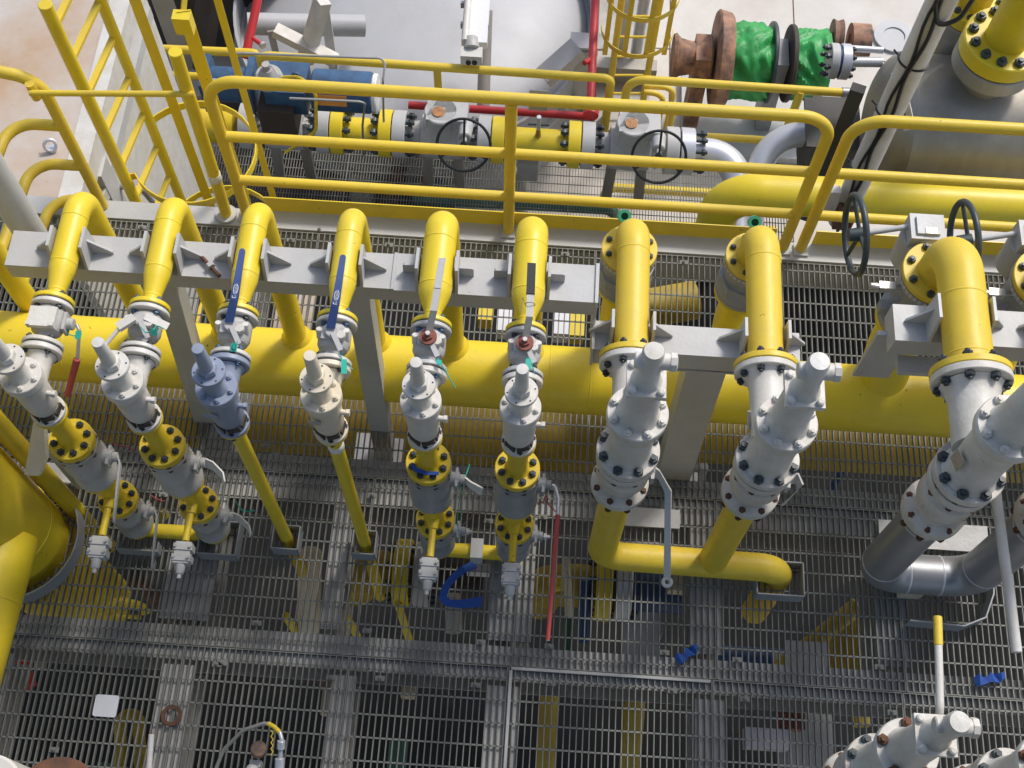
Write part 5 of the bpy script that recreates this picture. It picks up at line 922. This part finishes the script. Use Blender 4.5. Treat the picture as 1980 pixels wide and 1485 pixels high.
# ---- pipes seen through the lower grating
LG = 'pipes seen through the lower grating'
for pts, r_, m_, lab in (([az(1168, 400, -4.9), az(1170, 362, -4.9), az(1480, 380, -4.9)], 0.05, YEL, 'yellow bent pipe under the lower grating behind the right check valve'), ([az(1080, 425, -4.95), az(1500, 446, -4.95)], 0.045, YEL, 'upper of two yellow pipes low under the lower grating'), ([az(1180, 440, -5.1), az(1500, 456, -5.1)], 0.045, YEL, 'lower of two yellow pipes low under the lower grating'),
        ([az(800, 384, -4.85), az(1190, 405, -4.85), az(1193, 450, -4.85)], 0.06, GPIPE, 'dark green pipe under the lower grating'), ([az(845, 350, -4.8), az(850, 440, -5.2)], 0.07, NAV, 'dark blue upright under the lower grating'), ([az(820, 330, -4.7), az(826, 440, -5.2)], 0.03, RED, 'thin red pipe under the lower grating'),
        ([az(1008, 330, -4.7), az(1006, 420, -5.2)], 0.09, WHT, 'white cylinder under the lower grating by the middle post'), ([az(780, 300, -4.6), az(740, 430, -5.2)], 0.10, RST, 'rust brown upright under the lower grating'), ([az(700, 330, -4.8), az(705, 440, -5.3)], 0.14, TNKB, 'grey upright under the lower grating'), ([az(590, 410, -4.9), az(660, 414, -4.9)], 0.05, YEL, 'short yellow pipe under the lower grating at left')):
    solo('lower_pipe', MB().tube(pts, r_, 16, 0.12), m_, lab, 'pipe', LG)
solo('dark_structure', MB().box((-2.6, 7.0, -5.1), (3.4, 3.0, 0.12)), BRN, 'dark plating under the left part of the lower grating', 'plating')
# ================================================================== THINGS SEEN THROUGH THE FRONT GRATING
UG = 'pipes seen through the front grating'
def under(pts, r_, m_, lab, fil=0.15): solo('lower_pipe', MB().tube(pts, r_, 20, fil), m_, lab, 'pipe', UG)
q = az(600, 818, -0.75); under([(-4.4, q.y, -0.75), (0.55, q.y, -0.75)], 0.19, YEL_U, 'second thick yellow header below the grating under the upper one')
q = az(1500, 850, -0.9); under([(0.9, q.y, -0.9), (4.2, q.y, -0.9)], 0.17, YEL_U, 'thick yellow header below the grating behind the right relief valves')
for u, ya, lab in ((780, 1108, 'yellow and grey flange joint under the grating left of the blue strap'), (1165, 1135, 'yellow and white flange joint under the grating right of the red lever')):
    c = az(u, ya, -0.75); t = thing('flange_joint', lab, 'flange', c - Z_ * 0.2, 'flange joints under the front grating')
    part('yellow_flange', MB().cyl(c - X_ * 0.045, c + X_ * 0.045, 0.19, None, 40, 0.006), YEL, t); part('pale_flange', MB().cyl(c + X_ * 0.065, c + X_ * 0.155, 0.18, None, 40, 0.006), SILB if u > 1000 else LGR, t)
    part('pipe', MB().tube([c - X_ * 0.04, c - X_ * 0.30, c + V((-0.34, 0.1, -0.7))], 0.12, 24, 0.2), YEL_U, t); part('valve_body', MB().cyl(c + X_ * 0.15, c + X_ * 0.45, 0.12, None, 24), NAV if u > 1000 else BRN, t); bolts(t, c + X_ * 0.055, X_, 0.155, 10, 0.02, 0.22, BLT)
under([az(600, 1070, -0.45), az(596, 1215, -0.9)], 0.065, CRM, 'cream leaning column under the grating by the first square sleeve'); under([az(876, 1150, -0.5), az(878, 1222, -0.6)], 0.045, LGR, 'pale short cylinder under the grating below the blue strap')
solo('lower_post', MB().bar(az(1238, 1050, -0.9), az(1238, 1300, -1.0), 0.20, 0.10), LGR, 'wide pale girder under the grating below the eye lever', 'girder')
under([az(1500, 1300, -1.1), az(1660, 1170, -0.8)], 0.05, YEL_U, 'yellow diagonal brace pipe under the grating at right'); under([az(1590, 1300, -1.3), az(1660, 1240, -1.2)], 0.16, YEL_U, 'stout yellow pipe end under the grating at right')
under([az(655, 1165, -0.7), az(692, 1232, -0.9)], 0.022, YEL, 'thin yellow diagonal rail under the grating right of the first sleeve'); under([az(770, 1168, -0.7), az(792, 1240, -0.9)], 0.022, YEL, 'thin yellow diagonal rail under the flange joint'); under([az(552, 1190, -0.7), az(572, 1222, -0.9)], 0.022, YEL, 'short thin yellow diagonal rail left of the cream column')
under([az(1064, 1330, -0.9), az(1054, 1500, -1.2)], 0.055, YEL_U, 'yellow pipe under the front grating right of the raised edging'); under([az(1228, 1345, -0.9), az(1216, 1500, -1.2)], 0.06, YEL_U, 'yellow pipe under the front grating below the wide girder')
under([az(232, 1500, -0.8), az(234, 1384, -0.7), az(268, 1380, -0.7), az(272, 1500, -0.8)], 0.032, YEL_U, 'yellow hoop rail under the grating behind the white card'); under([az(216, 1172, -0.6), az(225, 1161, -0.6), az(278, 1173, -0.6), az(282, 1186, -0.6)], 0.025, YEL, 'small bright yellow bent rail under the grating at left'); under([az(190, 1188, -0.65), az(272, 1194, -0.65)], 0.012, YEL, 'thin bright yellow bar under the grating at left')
under([az(170, 1262, -0.7), az(225, 1275, -0.7)], 0.02, YEL, 'short bright yellow rod under the front left grating'); under([az(20, 1240, -1.0), az(50, 1330, -1.0)], 0.06, RED, 'red pipe under the grating in the lower left corner')
under([az(1132, 1120, -0.6), az(1128, 1240, -0.8)], 0.035, NAV, 'dark blue upright under the grating by the red lever'); under([az(1095, 1080, -0.35), az(1100, 1190, -0.6)], 0.022, CRM, 'thin pale fitting under the grating beside the red lever'); under([az(1060, 1130, -0.5), az(1105, 1128, -0.5)], 0.04, YEL, 'yellow clamp piece under the grating beside the red lever')
for u, v, w_, h_, m_, lab in ((640, 1360, 0.09, 0.12, CRM, 'cream box under the grating with a clip above it'), (790, 1330, 0.07, 0.10, CRM, 'cream box under the grating right of the other one'), (1480, 1430, 0.22, 0.10, SILB, 'silver fitting under the front grating'), (1530, 1385, 0.12, 0.14, RSB, 'brown box under the front grating by the corner girder'), (925, 1102, 0.12, 0.05, PAP, 'white plate under the grating behind the blue strap'), (1310, 1125, 0.10, 0.12, CRM, 'cream plate under the yellow outlet run'), (706, 868, 0.10, 0.16, PAP, 'white plate standing in for sunlit ground under the grating beside the upright grey post')):  # white plate by the grey post is added as a sunlit spot below
    q = az(u, v, -0.45); solo('lower_box', MB().box(q, (w_, h_, 0.08)), m_, lab, 'box', 'boxes seen through the front grating')
solo('lower_girder', ibeam(MB(), az(1560, 1240, -0.8), az(1570, 1500, -0.8), 0.24, 0.3), LGR, 'pale girder deep under the front right grating', 'girder')
for k, u in enumerate((548, 575, 600)): solo('scaffold_board', MB().box(az(u, 575, -0.8), (0.06, 0.9, 0.04)), DECKR, 'brown board under the grating between the blue lever pipes', 'board', 'boards under the grating')
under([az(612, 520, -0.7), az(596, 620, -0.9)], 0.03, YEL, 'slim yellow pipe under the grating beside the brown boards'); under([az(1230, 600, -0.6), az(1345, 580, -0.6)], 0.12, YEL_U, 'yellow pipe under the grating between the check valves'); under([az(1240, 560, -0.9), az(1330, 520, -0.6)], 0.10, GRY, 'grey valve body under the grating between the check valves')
for u, v, m_, lab in ((975, 625, PAP, 'white block under the grating left of the beam end plate'), (1085, 632, PAP, 'white block under the grating right of the grip lever'), (1115, 635, YEL, 'yellow block under the grating beside the beam end plate'), (940, 605, YEL, 'yellow block under the grating behind the plain steel lever')): solo('lower_box', MB().box(az(u, v, -0.8), (0.09, 0.16, 0.12)), m_, lab, 'box', 'boxes seen through the front grating')
for k in range(7):
    x = -2.4 + k * 0.62; solo('cable_tray', MB().box((x, 3.05, -1.0), (0.16, 1.1, 0.03)), RST if k % 2 else TNKB, ['brown cable tray', 'grey cable tray'][1 - k % 2] + ' under the far strip of grating', 'tray', ['brown cable trays', 'grey cable trays'][1 - k % 2])
random.seed(23)
MC = [(BRN, 'dark brown'), (RST, 'rust brown'), (GPIPE, 'dark green'), (TNKB, 'dull grey'), (YEL_U, 'darkened yellow'), (NAV, 'dark blue')]
for k in range(30):
    xx = -2.7 + (k % 10) * 0.52 + random.uniform(-0.15, 0.15); yy = (0.75, 1.78, 3.0)[k // 10] + random.uniform(-0.1, 0.1); zz = random.uniform(-2.2, -0.8); m_, cn = random.choice(MC)
    r_ = random.uniform(0.02, 0.075); L_ = random.uniform(0.3, 0.7)
    if k % 3 == 0: pts = [(xx - L_, yy, zz), (xx + L_ * 0.5, yy, zz), (xx + L_ * 0.5, yy, zz - 1.2)]
    elif k % 3 == 1: pts = [(xx, yy - L_ * 0.6, zz), (xx, yy + L_ * 0.5, zz)]
    else: pts = [(xx, yy, zz + 0.3), (xx + 0.05, yy, zz - 1.4)]
    solo('lower_pipe', MB().tube(pts, r_, 14, 0.12), m_, cn + ' pipe deep in the shade under the front grating', 'pipe', cn + ' pipes deep under the front grating')
# green hose ends at the check valve tops
for u, v, lab in ((1208, 418, 'green hose end sticking up behind the left check valve'), (1460, 430, 'green hose end sticking up behind the right check valve')):
    q = ay(u, v, 3.02); solo('green_hose', MB().lathe([(0.016, 0.0), (0.0285, 0.0), (0.0285, -0.06), (0.016, -0.06), (0.016, 0.0)], q, CAMP - q + V((0.5, -0.2, 0)), 24).cyl(q - (CAMP - q).normalized() * 0.05, q - (CAMP - q).normalized() * 0.06, 0.02, None, 16), GRN, lab, 'hose', 'green hose ends')
